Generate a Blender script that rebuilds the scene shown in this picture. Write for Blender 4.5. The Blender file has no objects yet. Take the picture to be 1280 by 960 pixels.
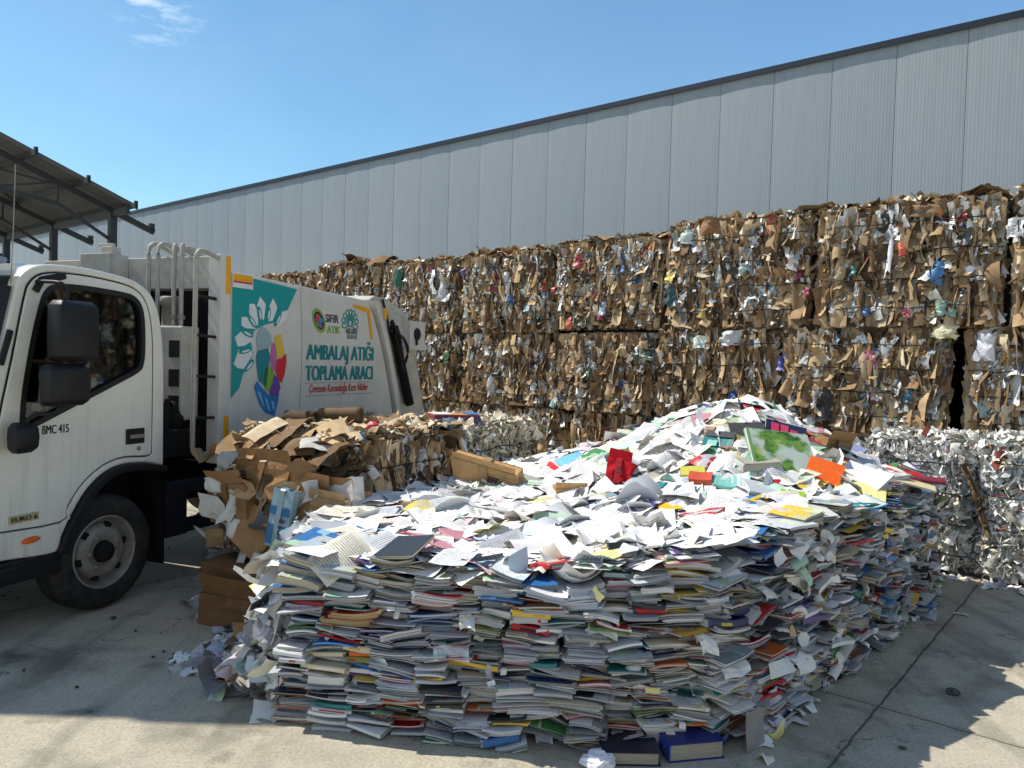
import bpy, bmesh, math, random
import numpy as np
from mathutils import Vector, Matrix, noise
R = random.Random(7)
NR = np.random.default_rng(11)
sc = bpy.context.scene
COL = sc.collection
rad = math.radians

# ------------------------------------------------------------------ camera model (used to measure places on real planes)
FPX, EYE = 961.0, 1.7
PITCH, ROLL = math.atan(28 / 961), rad(1.6)
def ray(px, py):
    x, y = px - 640, 480 - py
    c, s = math.cos(ROLL), math.sin(ROLL)
    xr, yr = x * c - y * s, x * s + y * c
    dy = FPX * math.cos(PITCH) + yr * math.sin(PITCH)
    return xr / dy, 1.0, (-FPX * math.sin(PITCH) + yr * math.cos(PITCH)) / dy
def at_z(px, py, z=0.0):
    r = ray(px, py); t = (z - EYE) / r[2]
    return Vector((r[0] * t, t, z))
def at_plane(px, py, N, c):
    r = ray(px, py); t = c / (N[0] * r[0] + N[1] * r[1])
    return Vector((r[0] * t, t, EYE + r[2] * t))
def at_y(px, py, Y):
    r = ray(px, py)
    return Vector((r[0] * Y, Y, EYE + r[2] * Y))
def to_px(P):
    z = P[2] - EYE
    f = P[1] * math.cos(PITCH) - z * math.sin(PITCH); up = P[1] * math.sin(PITCH) + z * math.cos(PITCH)
    xr, yr = FPX * P[0] / f, FPX * up / f
    c, s = math.cos(ROLL), math.sin(ROLL)
    return 640 + xr * c + yr * s, 480 - (-xr * s + yr * c)

AW = rad(39.5)                                     # yard grid: warehouse wall, bale stack, slab joints
WN = (math.sin(AW), math.cos(AW)); WU = (-math.cos(AW), math.sin(AW))
def wp(T, c, z=0.0):
    return Vector((WU[0] * T + WN[0] * c, WU[1] * T + WN[1] * c, z))
def face_tz(px, py, c):
    P = at_plane(px, py, WN, c)
    return WU[0] * P[0] + WU[1] * P[1], P[2]
AV = rad(22)                                       # heading of the truck and of the two bales beside it
TV = (math.sin(AV), math.cos(AV)); TL = (-math.cos(AV), math.sin(AV))
TR0 = Vector((-2.65, 4.89, 0))
def tk(px, py, off=0.0):
    P = at_plane(px, py, TL, TL[0] * TR0[0] + TL[1] * TR0[1] + off)
    d = P - TR0
    return TV[0] * d[0] + TV[1] * d[1], P[2]

# ------------------------------------------------------------------ colour and materials
def lin(r, g, b):
    f = lambda c: (c / 255 / 12.92) if c <= 10.31 else ((c / 255 + .055) / 1.055) ** 2.4
    return (f(r), f(g), f(b))
MATS = {}
def new_mat(name):
    m = bpy.data.materials.new(name); m.use_nodes = True
    nt = m.node_tree
    return m, nt, nt.nodes['Principled BSDF']
def N_(nt, t, **kw):
    n = nt.nodes.new(t)
    for k, v in kw.items(): setattr(n, k, v)
    return n
def mathn(nt, op, a, b=None, c=None, clamp=False):
    n = N_(nt, 'ShaderNodeMath', operation=op, use_clamp=clamp)
    for i, x in enumerate((a, b, c)):
        if x is None: continue
        if isinstance(x, (int, float)): n.inputs[i].default_value = x
        else: nt.links.new(x, n.inputs[i])
    return n.outputs[0]
def mixc(nt, fac, a, b, mode='MIX'):
    n = N_(nt, 'ShaderNodeMix', data_type='RGBA', blend_type=mode)
    for i, x in ((0, fac), (6, a), (7, b)):
        if isinstance(x, (int, float)): n.inputs[i].default_value = x
        elif isinstance(x, tuple): n.inputs[i].default_value = (*x[:3], 1)
        else: nt.links.new(x, n.inputs[i])
    return n.outputs[2]
def noise_n(nt, vec, scale, detail=3, rough=.55):
    n = N_(nt, 'ShaderNodeTexNoise'); n.inputs['Scale'].default_value = scale
    n.inputs['Detail'].default_value = detail; n.inputs['Roughness'].default_value = rough
    if vec is not None: nt.links.new(vec, n.inputs['Vector'])
    return n.outputs['Fac']
def mapping(nt, src, scale=(1, 1, 1), rot=(0, 0, 0), loc=(0, 0, 0)):
    m = N_(nt, 'ShaderNodeMapping'); m.inputs['Scale'].default_value = scale; m.inputs['Rotation'].default_value = rot
    m.inputs['Location'].default_value = loc
    nt.links.new(src, m.inputs['Vector']); return m.outputs[0]
def ramp(nt, fac, p0, p1, clampv=(0, 1)):
    n = N_(nt, 'ShaderNodeMapRange'); n.clamp = True
    n.inputs[1].default_value, n.inputs[2].default_value = p0, p1
    n.inputs[3].default_value, n.inputs[4].default_value = clampv
    nt.links.new(fac, n.inputs[0]); return n.outputs[0]
def bump(nt, bs, h, strength, dist):
    b = N_(nt, 'ShaderNodeBump'); b.inputs['Strength'].default_value = strength; b.inputs['Distance'].default_value = dist
    nt.links.new(h, b.inputs['Height']); nt.links.new(b.outputs[0], bs.inputs['Normal'])
def solid(name, rgb, rough=.6, metal=0.0, spec=.4, dirt=.25, scale=6.0, dirt_rgb=None, coat=0.0):
    """plain painted surface with uneven dirt"""
    if name in MATS: return MATS[name]
    m, nt, bs = new_mat(name)
    tc = N_(nt, 'ShaderNodeTexCoord').outputs['Object']
    f = noise_n(nt, tc, scale, 5, .65)
    f = ramp(nt, f, .42, .75, (0, dirt))
    base = lin(*rgb)
    d = lin(*dirt_rgb) if dirt_rgb else tuple(c * .45 for c in base)
    nt.links.new(mixc(nt, f, base, d), bs.inputs['Base Color'])
    if name in ('truck_white', 'body_white', 'dirty_light_grey'):
        st = noise_n(nt, mapping(nt, tc, (16, 16, 1.1)), 1.0, 5, .65); sep = N_(nt, 'ShaderNodeSeparateXYZ'); nt.links.new(tc, sep.inputs[0])
        low = ramp(nt, sep.outputs[2], .4, 1.5, (.75, .22)); spk = ramp(nt, noise_n(nt, tc, 55, 3, .6), .62, .75, (0, .3))
        k = mathn(nt, 'ADD', mathn(nt, 'MULTIPLY', ramp(nt, st, .48, .72, (0, .8)), low), spk, None, True)
        nt.links.new(mixc(nt, mathn(nt, 'MULTIPLY', k, .6), bs.inputs['Base Color'].links[0].from_socket, lin(128, 120, 104)), bs.inputs['Base Color'])
        nt.links.new(ramp(nt, k, 0, 1, (rough, rough + .3)), bs.inputs['Roughness'])
    else: bs.inputs['Roughness'].default_value = rough
    bs.inputs['Metallic'].default_value = metal
    bs.inputs['Specular IOR Level'].default_value = spec; bs.inputs['Coat Weight'].default_value = coat
    MATS[name] = m; return m
def attr_mat(name, rough, spec=.3, var=.25, vs=30.0, bstr=.3, bscale=60.0, bdist=.004, stretch=(1, 1, 1), text=False, picture=False, lines=False, trans=0.0):
    m, nt, bs = new_mat(name)
    at = N_(nt, 'ShaderNodeAttribute', attribute_name='Col').outputs['Color']
    tc = N_(nt, 'ShaderNodeTexCoord')
    ob = mapping(nt, tc.outputs['Object'], stretch)
    f = ramp(nt, noise_n(nt, ob, vs, 4, .6), .35, .75, (0, var))
    dark = mixc(nt, 1.0, at, (.35, .34, .33), 'MULTIPLY')
    col = mixc(nt, f, at, dark)
    uv = tc.outputs['UV']
    if text or picture:
        sep = N_(nt, 'ShaderNodeSeparateXYZ'); nt.links.new(uv, sep.inputs[0])
        u, v = sep.outputs[0], sep.outputs[1]
    if text:                                        # rows of grey print
        row = mathn(nt, 'FRACT', mathn(nt, 'MULTIPLY', v, 22.0))
        on = mathn(nt, 'LESS_THAN', row, .45)
        rowid = mathn(nt, 'FLOOR', mathn(nt, 'MULTIPLY', v, 22.0))
        cmb = N_(nt, 'ShaderNodeCombineXYZ')
        nt.links.new(mathn(nt, 'MULTIPLY', u, 30.0), cmb.inputs[0]); nt.links.new(mathn(nt, 'MULTIPLY', rowid, 7.3), cmb.inputs[1])
        w = mathn(nt, 'GREATER_THAN', noise_n(nt, cmb.outputs[0], 1.0, 1), .42)
        inside = mathn(nt, 'LESS_THAN', mathn(nt, 'ABSOLUTE', mathn(nt, 'SUBTRACT', u, .5)), .4)
        inside = mathn(nt, 'MULTIPLY', inside, mathn(nt, 'LESS_THAN', mathn(nt, 'ABSOLUTE', mathn(nt, 'SUBTRACT', v, .5)), .42))
        k = mathn(nt, 'MULTIPLY', mathn(nt, 'MULTIPLY', on, w), mathn(nt, 'MULTIPLY', inside, .6))
        col = mixc(nt, k, col, (.12, .12, .15))
    if picture:                                     # blocks of colour, as on a printed page
        vo = N_(nt, 'ShaderNodeTexVoronoi', distance='CHEBYCHEV'); vo.inputs['Scale'].default_value = 3.2
        add = N_(nt, 'ShaderNodeVectorMath', operation='MULTIPLY_ADD')
        nt.links.new(at, add.inputs[0]); add.inputs[1].default_value = (37, 61, 0); nt.links.new(uv, add.inputs[2])
        nt.links.new(add.outputs[0], vo.inputs['Vector'])
        hsv = N_(nt, 'ShaderNodeHueSaturation'); hsv.inputs['Saturation'].default_value = .5; hsv.inputs['Value'].default_value = .7
        nt.links.new(vo.outputs['Color'], hsv.inputs['Color'])
        cmb = N_(nt, 'ShaderNodeSeparateColor'); nt.links.new(vo.outputs['Color'], cmb.inputs[0])
        k = mathn(nt, 'GREATER_THAN', cmb.outputs[1], .62)
        col = mixc(nt, mathn(nt, 'MULTIPLY', k, .85), col, hsv.outputs[0])
        d2 = mathn(nt, 'MULTIPLY', mathn(nt, 'GREATER_THAN', noise_n(nt, add.outputs[0], 9.0, 2), .6), .35)
        col = mixc(nt, d2, col, (.2, .2, .22))
    if lines:                                       # edges of many pages
        ln = noise_n(nt, mapping(nt, tc.outputs['Object'], (5, 5, 420)), 1.0, 2)
        col = mixc(nt, ramp(nt, ln, .5, .72, (0, .55)), col, mixc(nt, 1.0, col, (.3, .3, .31), 'MULTIPLY'))
        bump(nt, bs, ln, .6, .003)
    elif bstr:
        bump(nt, bs, noise_n(nt, ob, bscale, 3), bstr, bdist)
    nt.links.new(col, bs.inputs['Base Color'])
    bs.inputs['Roughness'].default_value = rough; bs.inputs['Specular IOR Level'].default_value = spec
    MATS[name] = m; return m

M_CARD = attr_mat('cardboard', .85, .15, .4, 14, .25, 45, .006)
M_PLAST = attr_mat('plastic_film', .38, .5, .15, 20, .6, 38, .01)
M_PAPER = attr_mat('plain_paper', .75, .2, .07, 12, .12, 25, .004)
M_TEXT = attr_mat('printed_text_paper', .75, .2, .06, 12, .12, 25, .004, text=True)
M_PICT = attr_mat('colour_printed_paper', .42, .4, .08, 12, .1, 25, .004, picture=True)
M_PAGE = attr_mat('page_edges', .85, .1, .25, 9, .2, lines=True)
M_COVER = attr_mat('book_cover', .4, .45, .15, 25, .08, 30, .003)
M_HEAP = attr_mat('heap_filling', .9, .1, .35, 10, .5, 30, .02)

M_FILM = attr_mat('white_film', .6, .25, .2, 14, .4, 40, .008)

# ------------------------------------------------------------------ mesh building
class G:
    """collects surfaces for ONE mesh object"""
    def __init__(s): s.V, s.L, s.S, s.M, s.C, s.U, s.n, s.sm = [], [], [], [], [], [], 0, []
    def add(s, V, F, mat=0, col=(1, 1, 1), uv=None, smooth=False):
        V = np.asarray(V, dtype=np.float32).reshape(-1, 3); k = len(V)
        s.V.append(V)
        c = np.asarray(col, dtype=np.float32)
        s.C.append(np.broadcast_to(c, (k, 3)) if c.ndim == 1 else c)
        s.U.append(np.zeros((k, 2), np.float32) if uv is None else np.asarray(uv, np.float32))
        if isinstance(F, np.ndarray):
            s.L.append((F + s.n).ravel().astype(np.int32)); s.S.append(np.full(len(F), F.shape[1], np.int32)); nf = len(F)
        else:
            s.L.append(np.array([i + s.n for f in F for i in f], np.int32)); s.S.append(np.array([len(f) for f in F], np.int32)); nf = len(F)
        s.M.append(np.full(nf, mat, np.int32)); s.sm.append(np.full(nf, smooth, bool))
        s.n += k; return s
    def box(s, x0, x1, y0, y1, z0, z1, mat=0, col=(1, 1, 1)):
        V = [(x, y, z) for x in (x0, x1) for y in (y0, y1) for z in (z0, z1)]
        return s.add(V, [(0, 1, 3, 2), (4, 6, 7, 5), (0, 4, 5, 1), (2, 3, 7, 6), (0, 2, 6, 4), (1, 5, 7, 3)], mat, col)
    def mesh(s, name):
        me = bpy.data.meshes.new(name)
        V = np.concatenate(s.V); L = np.concatenate(s.L); S = np.concatenate(s.S)
        me.vertices.add(len(V)); me.vertices.foreach_set('co', V.ravel())
        me.loops.add(len(L)); me.loops.foreach_set('vertex_index', L)
        me.polygons.add(len(S)); st = np.zeros(len(S), np.int32); st[1:] = np.cumsum(S)[:-1]
        me.polygons.foreach_set('loop_start', st)
        me.polygons.foreach_set('material_index', np.concatenate(s.M))
        me.polygons.foreach_set('use_smooth', np.concatenate(s.sm))
        me.update(calc_edges=True)
        C = np.concatenate([np.concatenate(s.C), np.ones((len(V), 1), np.float32)], 1)
        a = me.attributes.new('Col', 'FLOAT_COLOR', 'POINT'); a.data.foreach_set('color', C.ravel().astype(np.float32))
        uvl = me.uv_layers.new(name='UVMap'); U = np.concatenate(s.U)
        uvl.data.foreach_set('uv', U[L].ravel())
        me.validate(); return me
    def build(s, name, mats, parent=None, M=None, bevel=0.0):
        me = s.mesh(name)
        for m in (mats if isinstance(mats, (list, tuple)) else [mats]): me.materials.append(m)
        return link(name, me, parent, M, bevel)
def link(name, me, parent=None, M=None, bevel=0.0):
    if bevel:
        bm = bmesh.new(); bm.from_mesh(me)
        bmesh.ops.remove_doubles(bm, verts=bm.verts, dist=1e-5)
        ed = [e for e in bm.edges if len(e.link_faces) == 2 and e.calc_face_angle(0) > .5]
        bmesh.ops.bevel(bm, geom=ed, offset=bevel, segments=2, profile=.5, affect='EDGES', clamp_overlap=True)
        bm.to_mesh(me); bm.free()
    o = bpy.data.objects.new(name, me); COL.objects.link(o)
    if parent is not None: o.parent = parent
    if M is not None: o.matrix_local = M
    return o
def tag(o, label=None, cat=None, group=None, kind=None):
    for k, v in (('label', label), ('category', cat), ('group', group), ('kind', kind)):
        if v: o[k] = v
    return o
def empty(name, loc=(0, 0, 0), rz=0.0, label=None, cat=None, group=None):
    o = bpy.data.objects.new(name, None); o.empty_display_size = .2; COL.objects.link(o)
    o.location = loc; o.rotation_euler = (0, 0, rz)
    return tag(o, label, cat, group)
def loft(g, rings, mat=0, closed=True, caps=True, smooth=True, col=(1, 1, 1)):
    n = len(rings[0]); V = [p for r in rings for p in r]; F = []
    for i in range(len(rings) - 1):
        for j in range(n if closed else n - 1):
            k = (j + 1) % n
            F.append((i * n + j, i * n + k, (i + 1) * n + k, (i + 1) * n + j))
    g.add(V, F, mat, col, None, smooth)
    if caps and closed:
        g.add(rings[0], [tuple(reversed(range(n)))], mat, col); g.add(rings[-1], [tuple(range(n))], mat, col)
def smooth_path(P, sub=4):
    if len(P) < 3 or sub < 2: return [Vector(p) for p in P]
    P = [Vector(p) for p in P]; out = []
    for i in range(len(P) - 1):
        a, b, c, d = P[max(i - 1, 0)], P[i], P[i + 1], P[min(i + 2, len(P) - 1)]
        for k in range(sub):
            t = k / sub
            out.append(.5 * ((2 * b) + (c - a) * t + (2 * a - 5 * b + 4 * c - d) * t * t + (3 * b - a - 3 * c + d) * t ** 3))
    return out + [P[-1]]
def tube(g, P, r, seg=8, mat=0, sub=1, col=(1, 1, 1)):
    P = smooth_path(P, sub); rings = []
    up = Vector((0, 0, 1))
    for i, p in enumerate(P):
        d = (P[min(i + 1, len(P) - 1)] - P[max(i - 1, 0)]).normalized()
        a = d.cross(up)
        if a.length < .05: a = d.cross(Vector((1, 0, 0)))
        a.normalize(); b = d.cross(a)
        rings.append([p + (a * math.cos(2 * math.pi * k / seg) + b * math.sin(2 * math.pi * k / seg)) * r for k in range(seg)])
    loft(g, rings, mat, True, True, True, col)
def bar(g, p, q, w, h, mat=0, col=(1, 1, 1)):
    p, q = Vector(p), Vector(q); d = (q - p).normalized()
    a = d.cross(Vector((0, 0, 1)))
    if a.length < .05: a = Vector((1, 0, 0))
    a.normalize(); b = a.cross(d).normalized()
    loft(g, [[c + a * sx * w / 2 + b * sz * h / 2 for sx, sz in ((-1, -1), (1, -1), (1, 1), (-1, 1))] for c in (p, q)], mat, True, True, False, col)
def lathe(g, prof, seg=32, mat=0, axis='y', cx=0, cy=0, cz=0, smooth=True, caps=True):
    """profile of (radius, along-axis) turned about the local y axis"""
    rings = [[(cx + r * math.cos(2 * math.pi * k / seg), cy + h, cz + r * math.sin(2 * math.pi * k / seg)) for k in range(seg)] for r, h in prof]
    if axis == 'z':
        rings = [[(cx + r * math.cos(2 * math.pi * k / seg), cy + r * math.sin(2 * math.pi * k / seg), cz + h) for k in range(seg)] for r, h in prof]
    loft(g, rings, mat, True, caps, smooth)
def plate(name, outer, holes, y0, y1, mat, parent, bevel=0.0, smooth=False):
    """flat plate in the local x-z plane with holes, thickness y0..y1"""
    bm = bmesh.new(); edges = []
    for loop in [outer] + list(holes):
        vs = [bm.verts.new((x, y0, z)) for x, z in loop]
        edges += [bm.edges.new((vs[i], vs[(i + 1) % len(vs)])) for i in range(len(vs))]
    bmesh.ops.triangle_fill(bm, use_beauty=True, use_dissolve=False, edges=edges)
    bmesh.ops.dissolve_limit(bm, angle_limit=.01, verts=bm.verts, edges=[e for e in bm.edges if len(e.link_faces) == 2])
    if abs(y1 - y0) > 1e-6:
        ret = bmesh.ops.extrude_face_region(bm, geom=bm.faces[:])
        for v in ret['geom']:
            if isinstance(v, bmesh.types.BMVert): v.co.y = y1
    bmesh.ops.recalc_face_normals(bm, faces=bm.faces)
    if bevel:
        ed = [e for e in bm.edges if len(e.link_faces) == 2 and e.calc_face_angle(0) > .9 and max(v.co.y for v in e.verts) < max(y0, y1) - 1e-5]
        bmesh.ops.bevel(bm, geom=ed, offset=bevel, segments=3, profile=.5, affect='EDGES', clamp_overlap=True)
    me = bpy.data.meshes.new(name); bm.to_mesh(me); bm.free(); me.materials.append(mat)
    return link(name, me, parent)
def arc(cx, cz, r, a0, a1, n):
    return [(cx + r * math.cos(rad(a0 + (a1 - a0) * i / n)), cz + r * math.sin(rad(a0 + (a1 - a0) * i / n))) for i in range(n + 1)]
def lettering(name, body, k0, k1, z0, z1, mat, parent, y=-.004, bold=.012, shear=0.0, slope=0.0, fith=None):
    """text fitted into the box k0..k1 x z0..z1 of the local x-z plane (z1 = height of its capitals)"""
    def ev(t):
        c = bpy.data.curves.new('t', 'FONT'); c.body = t; c.shear = shear; c.extrude = .0; c.resolution_u = 4
        o = bpy.data.objects.new('t', c); COL.objects.link(o)
        bpy.context.view_layer.update()
        me = bpy.data.meshes.new_from_object(o.evaluated_get(bpy.context.evaluated_depsgraph_get()))
        bpy.data.objects.remove(o); bpy.data.curves.remove(c); return me
    me = ev(body); ref = ev('H')
    hs = [v.co.y for v in ref.vertices]; xs = [v.co.x for v in me.vertices]
    sx = (k1 - k0) / (max(xs) - min(xs)); sz = (z1 - z0) / (max(hs) - min(hs))
    x0 = min(xs)
    for v in me.vertices:
        X = k0 + (v.co.x - x0) * sx
        v.co = (X, y, z0 + (v.co.y - min(hs)) * sz + slope * (X - k0))
    bpy.data.meshes.remove(ref)
    bm = bmesh.new(); wd = (k1 - k0) * bold / max(1, len(body)) * 2.2
    for q, sh in enumerate((0, -wd, wd)):
        m2 = me.copy()
        for v in m2.vertices: v.co.x += sh; v.co.y -= .0002 * q
        bm.from_mesh(m2); bpy.data.meshes.remove(m2)
    bm.to_mesh(me); bm.free()
    me.name = name; me.materials.clear(); me.materials.append(mat)
    return link(name, me, parent)
def ell(cx, cz, a, b, rot=0, n=24):
    c, s = math.cos(rad(rot)), math.sin(rad(rot))
    return [(cx + a * math.cos(t) * c - b * math.sin(t) * s, cz + a * math.cos(t) * s + b * math.sin(t) * c) for t in [2 * math.pi * i / n for i in range(n)]]

def flaps(g, P, Nn, Ln, w, h, cols, mat, nu=2, nv=3, bu=.3, bv=.15, cr=.06, jit=.12, rng=NR, fold=0.0, smooth=True):
    """many bent, crumpled scraps: centre P, normal Nn, long direction Ln, width w, height h"""
    P, Nn, Ln = np.asarray(P, float), np.asarray(Nn, float), np.asarray(Ln, float); n = len(P)
    if n == 0: return
    Nn = Nn / np.linalg.norm(Nn, axis=1, keepdims=True)
    Ln = Ln - (Ln * Nn).sum(1, keepdims=True) * Nn
    Ln = Ln / (np.linalg.norm(Ln, axis=1, keepdims=True) + 1e-9)
    W = np.cross(Ln, Nn)
    a, b = np.meshgrid(np.linspace(-.5, .5, nu + 1), np.linspace(-.5, .5, nv + 1)); a, b = a.ravel(), b.ravel(); k = len(a)
    w, h = np.asarray(w, float).reshape(-1, 1), np.asarray(h, float).reshape(-1, 1)
    A = a[None] + rng.normal(0, jit / nu, (n, k)); B = b[None] + rng.normal(0, jit / nv, (n, k))
    ku = bu * rng.normal(0, 1, (n, 1)); kv = bv * rng.normal(0, 1, (n, 1)); ks = bv * rng.normal(0, 1, (n, 1))
    Z = ku * w * (4 * A * A - .4) + kv * h * (4 * B * B - .4) + ks * h * A * B + cr * np.minimum(w, h) * rng.normal(0, 1, (n, k)) + fold * rng.normal(1, .5, (n, 1)) * w * (.5 - np.abs(A - .2 * rng.normal(0, 1, (n, 1))))
    V = P[:, None] + (A * w)[..., None] * W[:, None] + (B * h)[..., None] * Ln[:, None] + Z[..., None] * Nn[:, None]
    q = np.array([[j * (nu + 1) + i, j * (nu + 1) + i + 1, (j + 1) * (nu + 1) + i + 1, (j + 1) * (nu + 1) + i] for j in range(nv) for i in range(nu)])
    F = (q[None] + (np.arange(n) * k)[:, None, None]).reshape(-1, 4)
    C = np.repeat(np.asarray(cols, float).reshape(n, 3), k, 0)
    uv = np.tile(np.stack([a + .5, b + .5], 1), (n, 1))
    g.add(V.reshape(-1, 3), F, mat, C, uv, smooth=smooth)
def pick(pal, n, rng=NR, var=.12):
    wts = np.array([p[1] for p in pal], float); wts /= wts.sum()
    base = np.array([lin(*p[0]) for p in pal])[rng.choice(len(pal), n, p=wts)]
    return np.clip(base * rng.normal(1, var, (n, 1)), .004, .88)

# ------------------------------------------------------------------ ground
def ground_material():
    m, nt, bs = new_mat('yard_concrete')
    pos = N_(nt, 'ShaderNodeNewGeometry').outputs['Position']
    sep = N_(nt, 'ShaderNodeSeparateXYZ'); nt.links.new(pos, sep.inputs[0]); x, y = sep.outputs[0], sep.outputs[1]
    big = noise_n(nt, pos, .55, 5, .6); mid = noise_n(nt, pos, 3.5, 6, .65); fine = noise_n(nt, pos, 60, 4, .7); grit = noise_n(nt, pos, 260, 2, .6)
    col = mixc(nt, ramp(nt, big, .3, .7), lin(174, 167, 149), lin(196, 187, 164))
    col = mixc(nt, ramp(nt, mid, .45, .75, (0, .55)), col, lin(130, 124, 111))
    col = mixc(nt, ramp(nt, fine, .42, .7, (0, .7)), col, lin(120, 114, 102))
    col = mixc(nt, ramp(nt, grit, .48, .68, (0, .6)), col, lin(216, 210, 194))
    st = noise_n(nt, mapping(nt, pos, (1, 1, 1), (0, 0, 0), (13, 4, 0)), 1.3, 4, .6)
    col = mixc(nt, ramp(nt, st, .54, .70, (0, .65)), col, lin(92, 88, 79))
    # tyre smears along the truck's way
    sm = noise_n(nt, mapping(nt, pos, (2.2, .28, 1), (0, 0, rad(20))), 1.6, 4, .6)
    col = mixc(nt, ramp(nt, sm, .5, .7, (0, .5)), col, lin(92, 88, 80))
    wob = mathn(nt, 'MULTIPLY', mathn(nt, 'SUBTRACT', noise_n(nt, pos, 5, 4, .7), .5), .035)
    def joint(ax, ay, off, step):
        d = mathn(nt, 'ADD', mathn(nt, 'ADD', mathn(nt, 'MULTIPLY', x, ax), mathn(nt, 'MULTIPLY', y, ay)), wob)
        d = mathn(nt, 'PINGPONG', mathn(nt, 'SUBTRACT', d, off), step / 2)
        return d
    j1 = joint(WU[0], WU[1], .985, 4.6); j2 = joint(WN[0], WN[1], 4.19, 4.6)
    jd = mathn(nt, 'MINIMUM', j1, j2)
    jline = ramp(nt, jd, .002, .010, (1, 0))
    halo = ramp(nt, jd, .0, .09, (.35, 0))
    col = mixc(nt, mathn(nt, 'MULTIPLY', halo, mid), col, lin(80, 76, 66))
    # hairline cracks: level lines of a slow noise
    cn = noise_n(nt, mapping(nt, pos, (1, 1, 1), (0, 0, .5), (3.1, 7.7, 0)), .8, 7, .62)
    ck = ramp(nt, mathn(nt, 'ABSOLUTE', mathn(nt, 'SUBTRACT', cn, .5)), .0012, .0045, (1, 0))
    mk = ramp(nt, noise_n(nt, mapping(nt, pos, (1, 1, 1), (0, 0, 0), (5, 2, 0)), .7, 2), .50, .57)
    ck = mathn(nt, 'MULTIPLY', ck, mk)
    line = mathn(nt, 'MAXIMUM', jline, ck)
    col = mixc(nt, mathn(nt, 'MULTIPLY', line, .75), col, lin(60, 57, 51))
    oil = ramp(nt, noise_n(nt, mapping(nt, pos, (1, 1, 1), (0, 0, 0), (21, 9, 0)), 2.6, 3, .5), .64, .74, (0, .6))
    col = mixc(nt, oil, col, lin(66, 62, 56))
    spk = ramp(nt, noise_n(nt, pos, 120, 1, .5), .70, .76, (0, .7)); col = mixc(nt, spk, col, lin(70, 66, 58))
    nt.links.new(col, bs.inputs['Base Color']); bs.inputs['Roughness'].default_value = .9; bs.inputs['Specular IOR Level'].default_value = .2
    hgt = mathn(nt, 'SUBTRACT', mathn(nt, 'ADD', mathn(nt, 'MULTIPLY', fine, .7), mathn(nt, 'ADD', mathn(nt, 'MULTIPLY', grit, .5), mathn(nt, 'MULTIPLY', mid, 1.0))), mathn(nt, 'MULTIPLY', line, 1.5))
    bump(nt, bs, hgt, .55, .006)
    return m
g = G(); g.add([(-400, -400, 0), (400, -400, 0), (400, 400, 0), (-400, 400, 0)], [(0, 1, 2, 3)])
tag(g.build('ground', ground_material()), kind='structure')

# ------------------------------------------------------------------ warehouse
WALL_C, WALL_H = 13.5, 7.0
def panel_material():
    m, nt, bs = new_mat('wall_panel_sheet')
    tc = N_(nt, 'ShaderNodeTexCoord').outputs['Object']
    sep = N_(nt, 'ShaderNodeSeparateXYZ'); nt.links.new(tc, sep.inputs[0])
    rib = mathn(nt, 'PINGPONG', sep.outputs[0], .025)
    rib = ramp(nt, rib, .006, .016)
    oil = noise_n(nt, mapping(nt, tc, (1.2, 1, .35)), 1.0, 3, .5)
    rnd = N_(nt, 'ShaderNodeObjectInfo').outputs['Random']
    c = mixc(nt, ramp(nt, rnd, 0, 1), lin(151, 161, 168), lin(156, 165, 170))
    c = mixc(nt, ramp(nt, rib, 0, 1, (0, .15)), c, lin(112, 119, 123))
    dirt = noise_n(nt, mapping(nt, tc, (7, 1, .25)), 1.5, 5, .6)
    c = mixc(nt, ramp(nt, dirt, .5, .8, (0, .3)), c, lin(112, 117, 119))
    nt.links.new(c, bs.inputs['Base Color']); bs.inputs['Roughness'].default_value = .55; bs.inputs['Specular IOR Level'].default_value = .35
    bump(nt, bs, mathn(nt, 'ADD', mathn(nt, 'MULTIPLY', rib, .3), mathn(nt, 'MULTIPLY', oil, 2.0)), .3, .008)
    return m
M_PANEL = panel_material()
M_FLASH = solid('dark_flashing', (34, 42, 54), .5, .2)
M_SEAM = solid('panel_joint', (96, 102, 105), .8)
wh = empty('warehouse', wp(0, WALL_C), -AW, 'long grey warehouse with ribbed metal panels and a dark roof edge behind the bale stack', 'warehouse')
pm = None
for i in range(56):                                 # local x = -u: panel i spans T = i-6 .. i-5
    T = i - 6 + .3
    if pm is None:
        g = G(); nx, nz = 6, 8; V = []
        for j in range(nz + 1):
            for k in range(nx + 1):
                u, v = k / nx, j / nz
                V.append((-.4965 + .993 * u, -.007 * math.sin(math.pi * u) ** .5, WALL_H * v))
        F = np.array([[j * (nx + 1) + k, j * (nx + 1) + k + 1, (j + 1) * (nx + 1) + k + 1, (j + 1) * (nx + 1) + k] for j in range(nz) for k in range(nx)])
        g.add(V, F, 0, (1, 1, 1), None, True)
        p = g.build('wall_panel', M_PANEL, wh); pm = p
    else:
        p = pm.copy(); COL.objects.link(p); p.parent = wh
    p.location = (-T - .5, -.0015 * (i % 2), 0)
g = G(); g.box(-51, 6.2, .012, .2, 0, WALL_H); g.build('wall_backing', M_SEAM, wh)
g = G(); g.box(-51, 6.2, .2, 26, 0, WALL_H - .1); g.build('wall', solid('far_walls', (150, 156, 160)), wh)
g = G(); g.box(-51.2, 6.4, -.05, .3, WALL_H - .01, WALL_H + .055); g.box(-51.2, 6.4, -.06, -.045, WALL_H - .045, WALL_H + .02)
g.build('roof_flashing', M_FLASH, wh)
g = G(); g.add([(-51.1, .25, WALL_H + .1), (6.3, .25, WALL_H + .1), (6.3, 26, WALL_H + .6), (-51.1, 26, WALL_H + .6)], [(0, 1, 2, 3)])
g.build('roof', M_PANEL, wh)

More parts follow.
